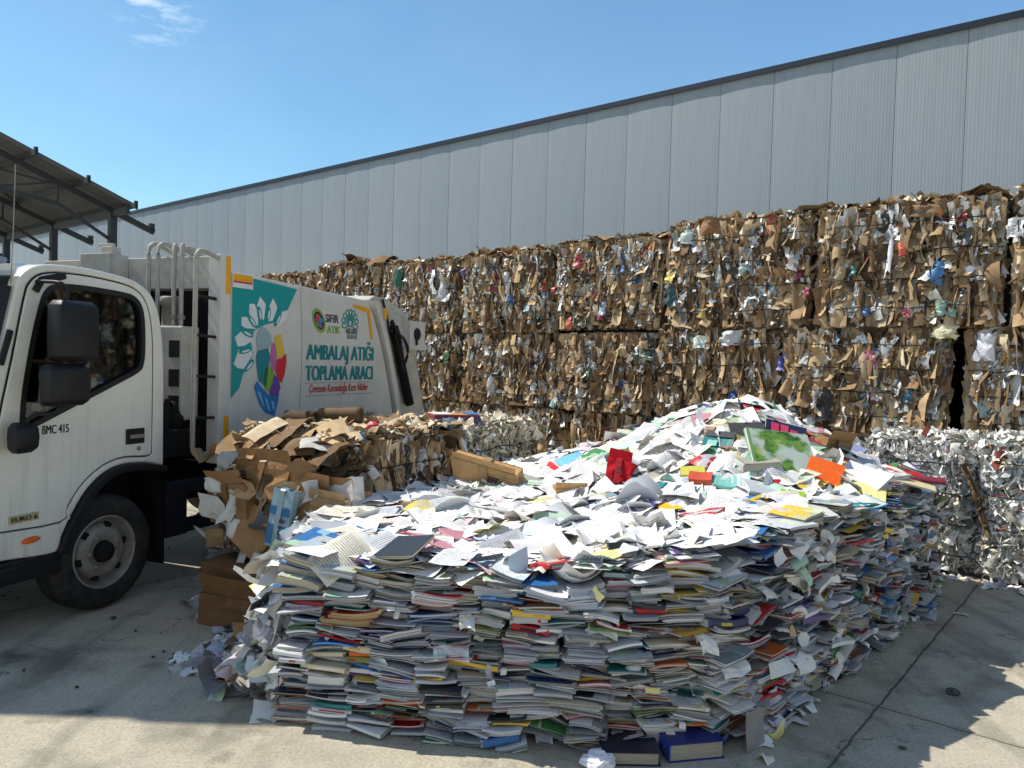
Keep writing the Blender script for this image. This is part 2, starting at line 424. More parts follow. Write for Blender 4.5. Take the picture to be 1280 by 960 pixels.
# ------------------------------------------------------------------ open lean-to shed beyond the truck
EAVE_C, EAVE_Z, SL = 9.0, 5.37, .364
M_STEEL = solid('shed_steel', (66, 70, 72), .6, .2, dirt=.4)
M_SHEET = solid('shed_sheet', (104, 106, 106), .7, .1, dirt=.35, scale=2)
shed = empty('open_shed', wp(20, EAVE_C), -AW, 'open sided lean-to shed with a sloping sheet roof on steel posts behind the truck', 'shed')
# local: x = -T (towards T=20 gable at 0), y = towards the warehouse; roof rises with -y
def rz(y): return EAVE_Z - SL * y
g = G(); nr = 120; V = []
for k in range(nr + 1):
    x = -22 * k / nr
    dz = .018 if k % 2 else -.018
    V += [(x, 0, rz(0) + dz), (x, -7.5, rz(-7.5) + dz)]
F = np.array([[2 * k, 2 * k + 1, 2 * k + 3, 2 * k + 2] for k in range(nr)])
g.add(V, F); V2 = [(a, b, c + .012) for a, b, c in V]; g.add(V2, F[:, ::-1])
g.build('roof', M_SHEET, shed)
for i, y in enumerate((-.15, -1.27, -2.4, -3.5, -4.7, -5.9, -7.1)):
    g = G(); g.box(-22, .42, y - .03, y + .03, rz(y) - .15, rz(y) - .03); g.box(.34, .42, y - .035, y + .035, rz(y) - .16, rz(y) + .02)
    g.build('purlin', M_STEEL, shed)
g = G()
for s in (0,): g.add([(0.02, .05, rz(.05) - .06), (0.02, -7.5, rz(-7.5) - .06), (0.02, -7.5, rz(-7.5) + .05), (0.02, .05, rz(.05) + .05), (.05, .05, rz(.05) - .06), (.05, -7.5, rz(-7.5) - .06), (.05, -7.5, rz(-7.5) + .05), (.05, .05, rz(.05) + .05)], [(0, 1, 2, 3), (7, 6, 5, 4), (3, 2, 6, 7), (0, 4, 5, 1)])
g.build('gable_trim', solid('gable_edge', (96, 96, 92), .6), shed)
for i in range(4):
    x = -.55 - 3.85 * i
    g = G(); g.box(x - .085, x + .085, -.4, -.23, 0, rz(-.3) - .2); g.build('post', M_STEEL, shed)
    g = G(); bar(g, (x, .75, rz(.75) - .22), (x, -7.4, rz(-7.4) - .22), .1, .14); g.box(x - .05, x + .05, .62, .75, rz(.7) - .2, rz(.7) - .02); g.build('rafter', M_STEEL, shed)
    g = G(); bar(g, (x, -1.6, rz(-.3) - .25), (x, -7.4, rz(-.3) + .35), .09, .1)
    for a, b in ((-1.6, -1.6), (-1.6, -3.0), (-3.0, -3.0), (-4.4, -3.0), (-4.4, -4.4)):
        bar(g, (x, a, rz(a) - .2), (x, b, rz(-.3) - .25 + .1 * (-b - 1.6)), .05, .05)
    g.build('truss', M_STEEL, shed)
    g = G(); bar(g, (x, -.28, rz(-.3) - 1.0), (x, -1.6, rz(-.3) - .25), .07, .07); g.build('knee_brace', M_STEEL, shed)
g = G(); g.box(-22, .3, -.36, -.26, rz(-.3) - .36, rz(-.3) - .2); g.build('eave_beam', M_STEEL, shed)
for x0, x1 in ((-.55, -4.4), (-4.4, -.55), (-4.4, -8.25), (-8.25, -4.4)):
    g = G(); bar(g, (x0, -1.2, rz(-1.2) - .17), (x1, -4.6, rz(-4.6) - .17), .05, .05); g.build('roof_brace', M_STEEL, shed)

# ------------------------------------------------------------------ unseen plastered building added left of the picture to shade the yard
shade_hut = empty('added_shade_building', (-5.02, 4.78, 0), 0, 'unseen flat-roofed stand-in building added beyond the truck cab to shade the yard', 'building')
M_PLASTER = solid('old_plaster', (176, 168, 150), .85, 0, .2, .4, 1.5)
g = G(); g.box(-4.2, -.12, .12, 1.6, 0, 4.82); g.build('wall', M_PLASTER, shade_hut)
g = G(); g.box(-4.35, 0, 0, 1.7, 4.82, 5.0); g.box(-.30, .34, -.04, .22, 4.86, 4.98); g.build('roof', solid('roof_slab', (140, 136, 128), .8), shade_hut)
g = G(); g.box(-3.2, -2.3, .09, .125, 0, 2.1); dr_ = g.build('door', solid('door_grey', (92, 98, 102), .5), shade_hut)
g = G(); g.box(-2.42, -2.38, .05, .09, 1.0, 1.15); g.build('handle', M_STEEL, dr_)
for x in (-1.7,):
    g = G(); g.box(x, x + 1.0, .095, .125, 1.1, 2.1); f_ = g.build('window', solid('window_frame_white', (210, 208, 200), .5), shade_hut)
    g = G(); g.box(x + .07, x + .93, .088, .096, 1.17, 2.03); g.build('pane', solid('dark_pane', (30, 36, 40), .1), f_)

# ------------------------------------------------------------------ baled waste
CARD = [((186, 156, 118), 5), ((168, 138, 102), 5), ((202, 174, 136), 4), ((140, 114, 86), 3), ((104, 84, 64), 2.5), ((220, 198, 164), 2)]
MIXED = [((236, 234, 226), 8), ((214, 214, 210), 5), ((170, 172, 170), 3), ((120, 122, 122), 2), ((60, 62, 62), 1.5), ((150, 180, 190), 1.2), ((60, 110, 120), .5), ((190, 60, 55), .5), ((40, 80, 160), .5), ((210, 180, 80), .45),
         ((210, 110, 50), .4), ((70, 130, 80), .45), ((190, 80, 130), .3), ((226, 214, 190), 2), ((110, 80, 70), 1)]
WHITE_F = [((246, 243, 232), 14), ((236, 233, 222), 8), ((206, 203, 193), 3), ((226, 216, 192), 2), ((160, 160, 154), 2), ((120, 118, 110), 1), ((200, 180, 110), .3), ((170, 90, 70), .25), ((150, 110, 70), .6)]
M_WIRE = solid('black_wire', (22, 21, 20), .6)
CREAM = [((240, 228, 200), 8), ((228, 214, 186), 6), ((206, 196, 174), 4), ((190, 164, 124), 2), ((236, 234, 228), 3), ((120, 104, 84), 1)]
def face_scraps(g, o, ax, up, nf, wd, ht, dens, mix, style, edge=.15, scale=None):
    """scraps over one face: origin o (lower corner), ax along the width, up along the height, nf outward"""
    o, ax, up, nf = (np.array(q, float) for q in (o, ax, up, nf))
    def pts(n):
        s, t = NR.random(n), NR.random(n)
        es = np.maximum(0, np.abs(2 * s - 1) - (1 - edge * 2 / wd)) / (edge * 2 / wd); et = np.maximum(0, np.abs(2 * t - 1) - (1 - edge * 2 / ht)) / (edge * 2 / ht)
        rec = .13 * es ** 2 + .13 * et ** 2
        return s, t, rec
    def orient(n, yaw, pit, rl):
        a = NR.normal(-.15, yaw, n); b = NR.normal(.08, pit, n); c = NR.normal(0, rl, n)
        Nn = nf[None] * np.cos(a)[:, None] + ax[None] * np.sin(a)[:, None] + up[None] * np.sin(b)[:, None]
        L = up[None] * np.cos(c)[:, None] + ax[None] * np.sin(c)[:, None]
        return Nn, L
    A = wd * ht
    hue = NR.normal(1, .10)
    clus = [(NR.random(), NR.random(), NR.uniform(.06, .22)) for _ in range(7)]
    def put(n, w0, w1, h0, h1, yaw, pit, rl, pal, mat, d0, d1, bu, cr, nu=2, nv=3, fold=0.0, smooth=True):
        n = int(n * A)
        s, t, rec = pts(n); w = NR.uniform(w0, w1, n); h = NR.uniform(h0, h1, n)
        if mat == 1 and style == 'card':             # film and paper sit together in pockets
            m_ = NR.random(n) < .6; ci = NR.integers(0, len(clus), n)
            s = np.where(m_, np.clip([clus[i][0] for i in ci] + NR.normal(0, 1, n) * [clus[i][2] * .6 for i in ci], .01, .99), s)
            t = np.where(m_, np.clip([clus[i][1] for i in ci] + NR.normal(0, 1, n) * [clus[i][2] for i in ci], .01, .99), t)
            es = np.maximum(0, np.abs(2 * s - 1) - (1 - edge * 2 / wd)) / (edge * 2 / wd); et = np.maximum(0, np.abs(2 * t - 1) - (1 - edge * 2 / ht)) / (edge * 2 / ht)
            rec = .13 * es ** 2 + .13 * et ** 2
        t = np.clip(t, h / ht * .49, 1 - h / ht * .47); s = np.clip(s, w / wd * .48, 1 - w / wd * .48)
        P = o + (s * wd)[:, None] * ax + (t * ht)[:, None] * up + (NR.uniform(d0, d1, n) - rec)[:, None] * nf
        Nn, L = orient(n, yaw, pit, rl)
        cc = pick(pal, n) * (hue if pal is CARD else 1)
        cc = cc * np.where(NR.random((n, 1)) < .18, .5, 1)
        flaps(g, P, Nn, L, w, h, np.clip(cc, .01, .85), mat, nu, nv, bu, .10, cr, .12, NR, fold, smooth)
    if style == 'card':
        k = mix
        q = 1.0 if scale is None else scale
        def put2(n, w0, w1, h0, h1, *r, **kw): put(n / q ** 1.5, w0 * q, w1 * q, h0 * q, min(h1 * q, ht * .5), *r, **kw)
        put2(110 * dens, .10, .25, .16, .40, .35, .14, .10, CARD, 0, -.07, .0, .12, .035, 4, 6, .10)
        put2(160 * dens, .05, .13, .14, .36, .55, .16, .12, CARD, 0, -.06, .03, .15, .04, 4, 6, .35)
        put2(150 * dens, .03, .08, .10, .30, .7, .2, .16, CARD, 0, -.02, .04, .15, .05, 4, 5, .4)
        put2(190 * dens * k, .04, .11, .07, .26, .6, .3, .28, MIXED[:6], 1, -.03, .03, .12, .08, 5, 7, .28)
        put2(100 * dens * k, .02, .07, .05, .17, .6, .4, .4, MIXED, 1, -.015, .04, .15, .10, 3, 5, .3)
        put2(80 * dens, .012, .04, .05, .18, .9, .4, .4, CARD, 0, .0, .045, .3, .07, 2, 4, .5)
        put2(40 * dens * k, .012, .03, .03, .10, .9, .6, .8, MIXED, 1, .01, .05, .4, .14, 2, 3)
    elif style == 'white':
        WHITE = CREAM if mix > 1.5 else WHITE_F
        put(260 * dens, .05, .13, .08, .26, .6, .35, .5, WHITE, 1, -.04, .02, .2, .10, 4, 6, .3)
        put(620 * dens, .015, .05, .05, .2, .8, .5, .6, WHITE, 1, -.02, .04, .3, .12, 3, 5, .4)
        put(900 * dens, .006, .02, .04, .16, .9, .8, 1.0, WHITE, 1, .0, .06, .4, .15)
    elif style == 'top':
        put(150 * dens, .08, .22, .12, .34, .22, .22, 1.5, CARD, 0, -.02, .05, .15, .05, 4, 5, .15)
        put(130 * dens * mix, .04, .12, .06, .2, .4, .4, 1.5, MIXED[:7], 1, -.01, .07, .2, .12, 4, 5, .3)
        put(290 * dens, .03, .10, .06, .2, .4, .4, 1.5, [((206, 184, 148), 3), ((222, 206, 176), 2), ((170, 140, 104), 2)], 0, .0, .10, .2, .08, 3, 4, .3)
    elif style == 'whitetop':
        WHITE = CREAM if mix > 1.5 else WHITE_F
        put(420 * dens, .03, .10, .05, .2, .5, .5, 1.5, WHITE, 1, -.02, .05, .2, .12, 3, 5, .3)
        put(800 * dens, .008, .025, .05, .16, 1.0, 1.0, 1.5, WHITE, 1, .0, .06, .5, .2)
def bale(loc, rz_, Lx, Dy, Hz, label, dens=1.0, mix=1.0, style='card', faces='ft', name='cardboard_bale', group=None, wires=4, tint=(48, 37, 27), scale=None):
    """local: front face at y=0 looking to -y, x along its length (0 in the middle), z up"""
    jd = R.uniform(-.05, .05) if group == 'cardboard bales in the stack' else 0
    root = empty(name, (loc[0] + WN[0] * jd, loc[1] + WN[1] * jd, loc[2]), rz_ + (R.gauss(0, .012) if jd else 0), label, 'bale', group)
    g = G()
    nx, nz = 14, 9; gx = np.linspace(-Lx / 2, Lx / 2, nx + 1); V = []; e = .07
    seed = R.random() * 100
    def dome(x, z): return e + .12 * max(0, abs(2 * x / Lx) - .8) / .2 + .11 * max(0, abs(2 * z / Hz - 1) - .74) / .26 + .03 * noise.noise((x * 4 + seed, z * 4, 0))
    for j in range(nz + 1):
        for i in range(nx + 1):
            z = Hz * j / nz; V.append((gx[i], dome(gx[i], z), z - (.03 if j == nz else 0)))
    F = np.array([[j * (nx + 1) + i, j * (nx + 1) + i + 1, (j + 1) * (nx + 1) + i + 1, (j + 1) * (nx + 1) + i] for j in range(nz) for i in range(nx)])
    g.add(V, F, 0, lin(*tint))  # core coloured dark to deepen the shade in the gaps
    g.box(-Lx / 2 + .02, Lx / 2 - .02, .16, Dy, 0, Hz - .05, 0, lin(*tint))
    top = 'whitetop' if style == 'white' else 'top'
    if 'f' in faces: face_scraps(g, (-Lx / 2, .03, 0), (1, 0, 0), (0, 0, 1), (0, -1, 0), Lx, Hz, dens, mix, style, scale=scale)
    if 't' in faces: face_scraps(g, (-Lx / 2, .02, Hz - .03), (1, 0, 0), (0, 1, 0), (0, 0, 1), Lx, Dy, dens, mix, top, .05)
    if 'e' in faces: face_scraps(g, (-Lx / 2 + .02, .03, 0), (0, 1, 0), (0, 0, 1), (-1, 0, 0), Dy, Hz, dens, mix, style)
    if 'r' in faces: face_scraps(g, (Lx / 2 - .02, .03, 0), (0, 1, 0), (0, 0, 1), (1, 0, 0), Dy, Hz, dens, mix, style)
    g.build('pressed_waste', [M_CARD, M_FILM if style == 'white' else M_PLAST], root)['kind'] = 'stuff'
    for k in range(wires):
        z = Hz * (k + .7) / (wires + .4); g = G(); P = []
        sag = R.uniform(-.012, .012)
        for i in range(15):
            x = -Lx / 2 + .03 + (Lx - .06) * i / 14
            P.append((x, -.035 + dome(x, z) - e + R.uniform(-.006, .004), z + sag * math.sin(i) + R.uniform(-.004, .004)))
        P = [(P[0][0] - .01, .1, P[0][2])] + P + [(P[-1][0] + .01, .1, P[-1][2])]
        tube(g, P, .0052, 5); g.build('baling_wire', M_WIRE, root)
    return root
ST_C = 8.5
stack = []
def stack_bale(T0, T1, z0, z1, label, dens=1.0, mix=1.0, faces='f', c=ST_C):
    b = bale(wp((T0 + T1) / 2, c, z0), -AW, T1 - T0, 1.15, z1 - z0, label, dens, mix, 'card', faces, 'cardboard_bale', 'cardboard bales in the stack', scale=1.25 if T0 < 3 else (1.15 if T0 < 6 else 1.05))
    stack.append((b, T0, T1, z0, z1, c)); return b
TOPB = [(-.78, 1.00, 3.40, 'bale at the far end of the top row with white film hanging at its corner', 1.1),
        (1.08, 2.80, 3.40, 'top row bale with an orange scrap, a blue pack and a long white strip', .9),
        (2.88, 4.60, 3.40, 'top row bale with a yellow bag scrap and a red pouch near its upper edge', 1.2),
        (4.68, 6.35, 3.31, 'top row bale with a red square scrap and a narrow blue sleeve', 1.1),
        (6.41, 8.10, 3.27, 'top row bale with a long white and blue sleeve above an orange scrap', 1.1),
        (8.16, 9.95, 3.24, 'top row bale with two white sacks and a green film, behind the truck tailgate', 1.2),
        (10.0, 11.75, 3.30, 'top row bale under loose dark boards, just beyond the printed truck side', 1.0),
        (11.8, 13.6, 3.20, 'last top row bale peeking over the roof of the truck body', .9),
        (13.65, 15.4, 3.16, 'top row bale wholly behind the truck body', .8)]
for i, (a, b, zt, lb, mx) in enumerate(TOPB):
    stack_bale(a, b, 2.16 if i < 4 else 2.12, zt, lb, 1.0 if i < 6 else .8, mx, 'fte' if i in (1,) else 'ft')
MIDB = [(-.9, .62, 'middle row bale past the dark gap, beyond a pale cardboard flap', 1.0), (.64, 1.36, 'narrow middle row bale with a white bag, right of the dark gap', 1.3),
        (1.50, 3.15, 'middle row bale with pink and yellow wrappers, left of the dark gap', 1.0),
        (3.2, 4.74, 'middle row bale of tan boxes with one blue bag above the paper heap', .55), (4.8, 6.4, 'middle row bale with a green and white carton and dark green film', .8),
        (6.45, 8.05, 'middle row bale with white film and a narrow blue bottle scrap', .7), (8.12, 9.9, 'middle row bale beside the control box on the truck tailgate', .8), (9.95, 11.7, 'middle row bale hidden behind the truck tailgate', .6)]
for a, b, lb, mx in MIDB: stack_bale(a, b, 1.07, 2.15 if a < 4 else 2.1, lb, 1.05, mx, 'ft' if a < 3.3 and a > 1 else 'f')
LOWB = [(-.9, .75, 'bottom row bale behind the white film bales, furthest along the wall'), (.8, 2.5, 'bottom row bale behind the white film bales'), (2.55, 4.3, 'bottom row bale behind the paper heap top'),
        (4.35, 6.0, 'bottom row bale showing dark folds left of the paper heap top'), (6.05, 7.75, 'bottom row bale with crushed brown boxes behind the white shredded bale'), (7.8, 9.6, 'bottom row bale behind the two bales beside the truck'), (9.65, 11.4, 'bottom row bale hidden by the truck')]
for a, b, lb in LOWB: stack_bale(a, b, 0, 1.05, lb, .7, .8, 'f')
for z0, z1, lb in ((0, 1.05, 'bale of the second file behind the gap, at ground level'), (1.07, 2.13, 'bale of the second file seen dark through the gap')):
    stack_bale(.4, 2.6, z0, z1, lb, .25, .3, 'f', ST_C + 1.2)
# single scraps that catch the eye in the stack face: (px, py, w px, h px, colour, what)
SCR = [(964, 281, 9, 22, (200, 32, 40), 'red pouch'), (1020, 281, 9, 11, (80, 190, 40), 'bright green film'), (1112, 302, 8, 84, (226, 230, 234), 'long white strip'), (1130, 310, 14, 21, (236, 88, 30), 'orange scrap'),
       (1169, 341, 16, 32, (36, 120, 190), 'blue pack'), (1270, 285, 16, 26, (226, 228, 228), 'white film'), (1262, 387, 34, 18, (200, 208, 214), 'white film'), (1132, 392, 10, 14, (196, 40, 110), 'magenta wrapper'),
       (1182, 386, 20, 20, (150, 200, 176), 'pale green bottle'), (1065, 340, 12, 14, (30, 120, 116), 'teal scrap'), (966, 380, 30, 15, (222, 222, 214), 'white board'), (1201, 271, 13, 10, (190, 40, 40), 'red scrap'),
       (1007, 365, 7, 12, (190, 44, 90), 'magenta scrap'), (1083, 390, 9, 10, (40, 110, 180), 'blue cap'), (1230, 434, 20, 36, (224, 224, 232), 'white bag'), (1180, 414, 26, 18, (230, 224, 170), 'pale yellow bag'),
       (1087, 450, 12, 24, (206, 90, 130), 'pink wrapper'), (1107, 449, 14, 22, (216, 170, 60), 'yellow wrapper'), (718, 327, 15, 15, (200, 40, 50), 'red square scrap'), (774, 329, 7, 24, (36, 100, 176), 'narrow blue sleeve'),
       (792, 349, 9, 10, (30, 80, 170), 'blue scrap'), (836, 346, 14, 16, (222, 200, 40), 'yellow bag scrap'), (859, 296, 14, 20, (200, 220, 210), 'white jug'), (677, 357, 6, 13, (222, 90, 40), 'orange scrap'), (688, 363, 6, 10, (196, 50, 40), 'red scrap'),
       (839, 371, 10, 24, (40, 96, 104), 'teal film'), (869, 372, 7, 26, (36, 38, 40), 'black film'), (924, 338, 18, 20, (190, 214, 216), 'pale blue sheet'), (876, 391, 10, 14, (224, 186, 50), 'yellow wrapper'), (914, 423, 22, 20, (214, 216, 214), 'white board'),
       (870, 430, 24, 17, (210, 222, 210), 'green and white carton'), (802, 444, 28, 15, (36, 70, 52), 'dark green film'), (773, 479, 10, 10, (28, 50, 150), 'dark blue scrap'), (915, 497, 10, 24, (30, 96, 164), 'blue bag'), (974, 455, 8, 20, (40, 60, 160), 'blue scrap'), (968, 468, 6, 20, (220, 222, 224), 'white strip'),
       (733, 468, 11, 18, (96, 124, 84), 'green scrap'), (812, 494, 10, 28, (214, 214, 214), 'white strip'), (707, 404, 9, 18, (222, 96, 40), 'orange scrap'), (749, 385, 9, 20, (190, 206, 226), 'blue striped wrapper'), (748, 397, 10, 7, (200, 40, 60), 'red scrap'),
       (633, 352, 9, 34, (222, 230, 236), 'long white sleeve'), (635, 374, 11, 10, (40, 110, 200), 'blue sleeve end'), (616, 353, 7, 24, (176, 40, 44), 'red film'), (495, 346, 9, 28, (40, 110, 84), 'green film'), (537, 352, 13, 36, (216, 220, 222), 'white sack'), (552, 362, 14, 32, (220, 220, 220), 'white sack'),
       (679, 358, 5, 10, (220, 96, 50), 'orange scrap'), (556, 446, 9, 18, (110, 190, 130), 'green bottle'), (611, 484, 15, 26, (206, 206, 206), 'white film'), (640, 494, 6, 20, (44, 50, 130), 'blue strip'), (576, 340, 9, 8, (96, 70, 150), 'purple scrap'),
       (1092, 452, 9, 20, (210, 120, 150), 'pink film'), (1089, 491, 10, 24, (170, 30, 50), 'red strip'), (1134, 495, 14, 18, (50, 120, 150), 'blue film'), (1029, 506, 20, 38, (44, 46, 50), 'black bag'), (1017, 497, 12, 24, (224, 224, 222), 'white bag'), (1072, 465, 9, 18, (186, 50, 110), 'magenta wrapper'),
       (1266, 480, 13, 60, (216, 214, 208), 'long white film'), (1118, 486, 12, 20, (220, 220, 224), 'white bag'), (1124, 246, 12, 8, (190, 200, 60), 'yellow green leaf'), (655, 300, 8, 7, (70, 150, 170), 'teal scrap'), (905, 300, 11, 14, (186, 150, 110), 'tan flap'), (884, 286, 26, 18, (164, 122, 80), 'tan board'), (1155, 262, 30, 18, (150, 118, 80), 'tan board')]
for px, py, w, h, c, what in SCR:
    T, z = face_tz(px, py, ST_C - .05)
    hit = [s for s in stack if s[1] <= T <= s[2] and s[3] <= z <= s[4] + .06 and s[5] == ST_C]
    if not hit: continue
    b, T0, T1, z0, z1, _ = hit[0]
    dist = at_plane(px, py, WN, ST_C)[1]
    W, H = w / FPX * dist * 1.1, h / FPX * dist * .95
    g = G(); flaps(g, [(-(T - (T0 + T1) / 2), -.022 + .02 * R.random(), z - z0)], [(R.uniform(-.6, .2), -1, R.uniform(0, .3))], [(R.uniform(-.15, .15), 0, 1)], W, H, [np.array(lin(*c)) * .72 + .28 * .25 * sum(lin(*c))], 0, 5, 7, .2, .08, .13, .3, NR, .45)
    o = g.build('cardboard_scrap' if 'tan' in what else 'plastic_scrap', M_PLAST if 'tan' not in what else M_CARD, b); o['label'] = what + ' pressed into the bale face'

# white film bales before the stack on the far side of the paper heap
WB_C = 7.35
bale(wp(1.5, WB_C), -AW, .84, 1.1, 1.12, 'white film bale half hidden by the paper heap', 1.0, 1, 'white', 'fte', 'film_bale', 'bales of white film', 4, (110, 106, 98))
bale(wp(.18, WB_C), -AW, 1.72, 1.1, 1.16, 'white film bale with a dark brown strip across its face, nearest the open yard', 1.0, 1, 'white', 'fte', 'film_bale', 'bales of white film', 4, (110, 106, 98))
g = G(); P = ((1206, 585), (1211, 596), (1216, 608), (1222, 622), (1226, 637), (1231, 655), (1235, 668)); o0 = at_plane(1206, 585, WN, WB_C - .02)
for k in range(len(P) - 1):
    p_, q_ = at_plane(*P[k], WN, WB_C - .02), at_plane(*P[k + 1], WN, WB_C - .02)
    flaps(g, [tuple((p_ + q_) / 2 - o0)] * 2, [(-WN[0] + R.gauss(0, .5), -WN[1] + R.gauss(0, .5), R.gauss(.2, .4)) for _ in (0, 1)], [tuple(q_ - p_)] * 2, [.035, .05], [(q_ - p_).length * 1.5] * 2, [lin(92, 76, 54), lin(122, 102, 76)], 0, 4, 5, .25, .15, .12, .25, NR, .5)
tag(g.build('cardboard_strip', M_CARD, None, Matrix.Translation(o0)), 'dark brown twisted cardboard strip caught in the white film bale', 'cardboard')
# loose boards on top of the stack
for px, py, s, c in ((452, 324, .7, (104, 84, 62)), (475, 325, .6, (128, 104, 76)), (430, 327, .4, (90, 72, 54)), (1022, 259, .4, (150, 128, 96)), (1235, 240, .4, (168, 146, 112)), (750, 296, .4, (150, 124, 92)), (610, 316, .35, (150, 126, 96))):
    P = at_plane(px, py, WN, ST_C + .15)
    g = G(); flaps(g, [(0, 0, 0)], [(R.uniform(-.3, .3), R.uniform(-.3, .1), 1)], [(WU[0], WU[1], .1)], s * .6, s, [lin(*c)], 0, 4, 5, .15, .15, .05)
    tag(g.build('cardboard_sheet', M_CARD, None, Matrix.Translation(P)), 'loose brown cardboard sheet lying on the top row of the bale stack', 'cardboard', 'loose sheets on the bale stack')

# ------------------------------------------------------------------ the two bales beside the truck and the boxes at their end
C0 = Vector((-1.02, 4.9, 0))
AB = rad(27.5); BV = (math.sin(AB), math.cos(AB)); BW = (-math.cos(AB), math.sin(AB))
def bl(k, l, z=0.0): return Vector((C0[0] + BV[0] * k + BW[0] * l, C0[1] + BV[1] * k + BW[1] * l, z))
RZ_T = math.atan2(TV[1], TV[0]); RZ_B = math.atan2(BV[1], BV[0])
bale(bl(.76, 0), RZ_B, 1.5, 1.05, 1.14, 'brown cardboard bale beside the truck, boxes spilling from its near end', 1.15, .75, 'card', 'fte', group='bales beside the truck')
bale(bl(2.18, 0), RZ_B, 1.3, 1.0, 1.14, 'pale shredded paper bale beside the truck, behind the brown cardboard one', 1.0, 2, 'white', 'fte', 'paper_bale', 'bales beside the truck', 4, (110, 104, 92))
def carton(P, w, d, h, yaw, pit, rl, c, label, name='cardboard_box', flapn=2, open_=.6, mat=None):
    """a crushed carton: walls with dented sides, tape, and flaps as parts"""
    M = Matrix.Translation(P) @ Matrix.Rotation(yaw, 4, 'Z') @ Matrix.Rotation(pit, 4, 'X') @ Matrix.Rotation(rl, 4, 'Y')
    g = G(); n = 5
    def side(o, a, b):
        V = []
        for j in range(n):
            for i in range(n):
                u, v = i / (n - 1), j / (n - 1)
                q = Vector(o) + Vector(a) * u + Vector(b) * v
                e = 0 if u in (0, 1) or v in (0, 1) else .03
                V.append((q[0] + R.gauss(0, e) * d, q[1] + R.gauss(0, e) * d, q[2] + R.gauss(0, e * .6) * h))
        g.add(V, np.array([[j * n + i, j * n + i + 1, (j + 1) * n + i + 1, (j + 1) * n + i] for j in range(n - 1) for i in range(n - 1)]), 0, lin(*c))
    x, y = w / 2, d / 2
    sk = R.uniform(-.12, .12) * w
    side((-x, -y, 0), (w, 0, 0), (sk, 0, h)); side((x, y, 0), (-w, 0, 0), (sk, 0, h))
    side((-x, y, 0), (0, -d, 0), (sk, 0, h)); side((x, -y, 0), (0, d, 0), (sk, 0, h)); side((-x, -y, .002), (w, 0, 0), (0, d, 0)); side((-x + sk, -y, h * .97), (w, 0, 0), (0, d, 0))
    o = g.build(name, mat or M_CARD, None, M)
    if h > .1 and R.random() < .75:                 # parcel tape over the middle of the near side and the top
        tw = min(.03, w * .12); V = []
        for i, (yy, zz) in enumerate(((-y - .012, .0), (-y - .014, h * .5), (-y - .012, h * .98), (-y, h * .97 + .014), (0, h * .97 + .018), (y, h * .97 + .014))):
            t_ = min(1, zz / h); V += [(-tw + sk * t_, yy, zz), (tw + sk * t_, yy, zz)]
        g = G(); g.add(V, [(2 * i, 2 * i + 1, 2 * i + 3, 2 * i + 2) for i in range(5)], 0, np.array(lin(*c)) * R.choice((.72, 1.3))); g.build('tape', M_COVER, o)
        a_, b_ = R.uniform(-.4, .1) * w, R.uniform(.15, .45) * h; g = G()
        for r_ in range(3): g.box(a_, a_ + w * R.uniform(.12, .26), -y - .014 + sk * 0, -y - .011, b_ + r_ * h * .1, b_ + r_ * h * .1 + h * .05, 0, lin(52, 44, 40))
        g.build('print', M_COVER, o)
    for q in range(flapn):
        s = (-1, 1)[q % 2]; g = G()
        flaps(g, [(sk, s * (y + d * .02), h + d * .16)], [(0, -s, .35)], [(0, s * .35, 1)], w * .96, min(d * .5, .14), [np.array(lin(*c)) * 1.1], 0, 2, 2, .04, .08, .01, .02)
        g.build('flap', mat or M_CARD, o)
    return tag(o, label, 'box', 'boxes at the end of the cardboard bale' if 'end' in label or 'bale' in label else None)
def bend(k, l, z): return bl(k, l, z)
carton(bl(-.20, .30, .58), .46, .22, .30, AB * -1 + .1, -.25, .1, (172, 134, 94), 'brown carton with dented face hanging from the middle of the bale end', flapn=1)
carton(bl(-.12, .80, .60), .40, .24, .26, AB * -1 - .1, .15, -.12, (168, 128, 90), 'brown carton with raised flap at the bale end near the truck', flapn=1)
carton(bl(-.30, .62, .44), .28, .04, .28, AB * -1 + .1, -.3, .5, (178, 138, 98), 'flattened tan carton tilted on its corner at the bale end', flapn=0)
carton(bl(-.08, .05, .50), .36, .2, .36, AB * -1 + .05, -.1, .0, (166, 128, 90), 'brown carton at the bale end corner beside the white box', flapn=1)
carton(bl(-.30, .50, .0), .56, .40, .20, AB * -1 + .1, 0, 0, (128, 94, 62), 'wide brown carton on the ground below the bale end', flapn=1)
carton(bl(-.28, .54, .195), .54, .34, .17, AB * -1 - .08, .05, .03, (122, 92, 62), 'flat brown carton lying on the wide carton by the bale end', flapn=0)
carton(bl(-.28, .28, .24), .42, .3, .14, AB * -1 + .3, -.55, .15, (206, 202, 194), 'white crushed carton sliding down below the bale end', flapn=0)
carton(bl(-.10, .0, .74), .32, .12, .18, AB * -1 + .02, -.1, -.25, (226, 222, 214), 'white carton with a red stripe at the corner of the bale end', flapn=0)
carton(bl(-.16, .55, .80), .5, .2, .2, AB * -1 - .05, -.15, -.05, (160, 122, 84), 'crushed brown carton just under the top edge of the bale end', flapn=1)
b = carton(bl(-.36, .26, .52), .15, .06, .36, AB * -1 + .1, -.08, .12, (150, 178, 190), 'pale blue and white carton hanging at the bale end', flapn=0)
g = G(); g.box(-.074, .074, -.036, -.033, .02, .14, 0, lin(40, 110, 160)); g.box(-.074, .074, -.0365, -.0335, .2, .25, 0, lin(30, 100, 150)); g.build('blue_print', M_COVER, b)
g = G()
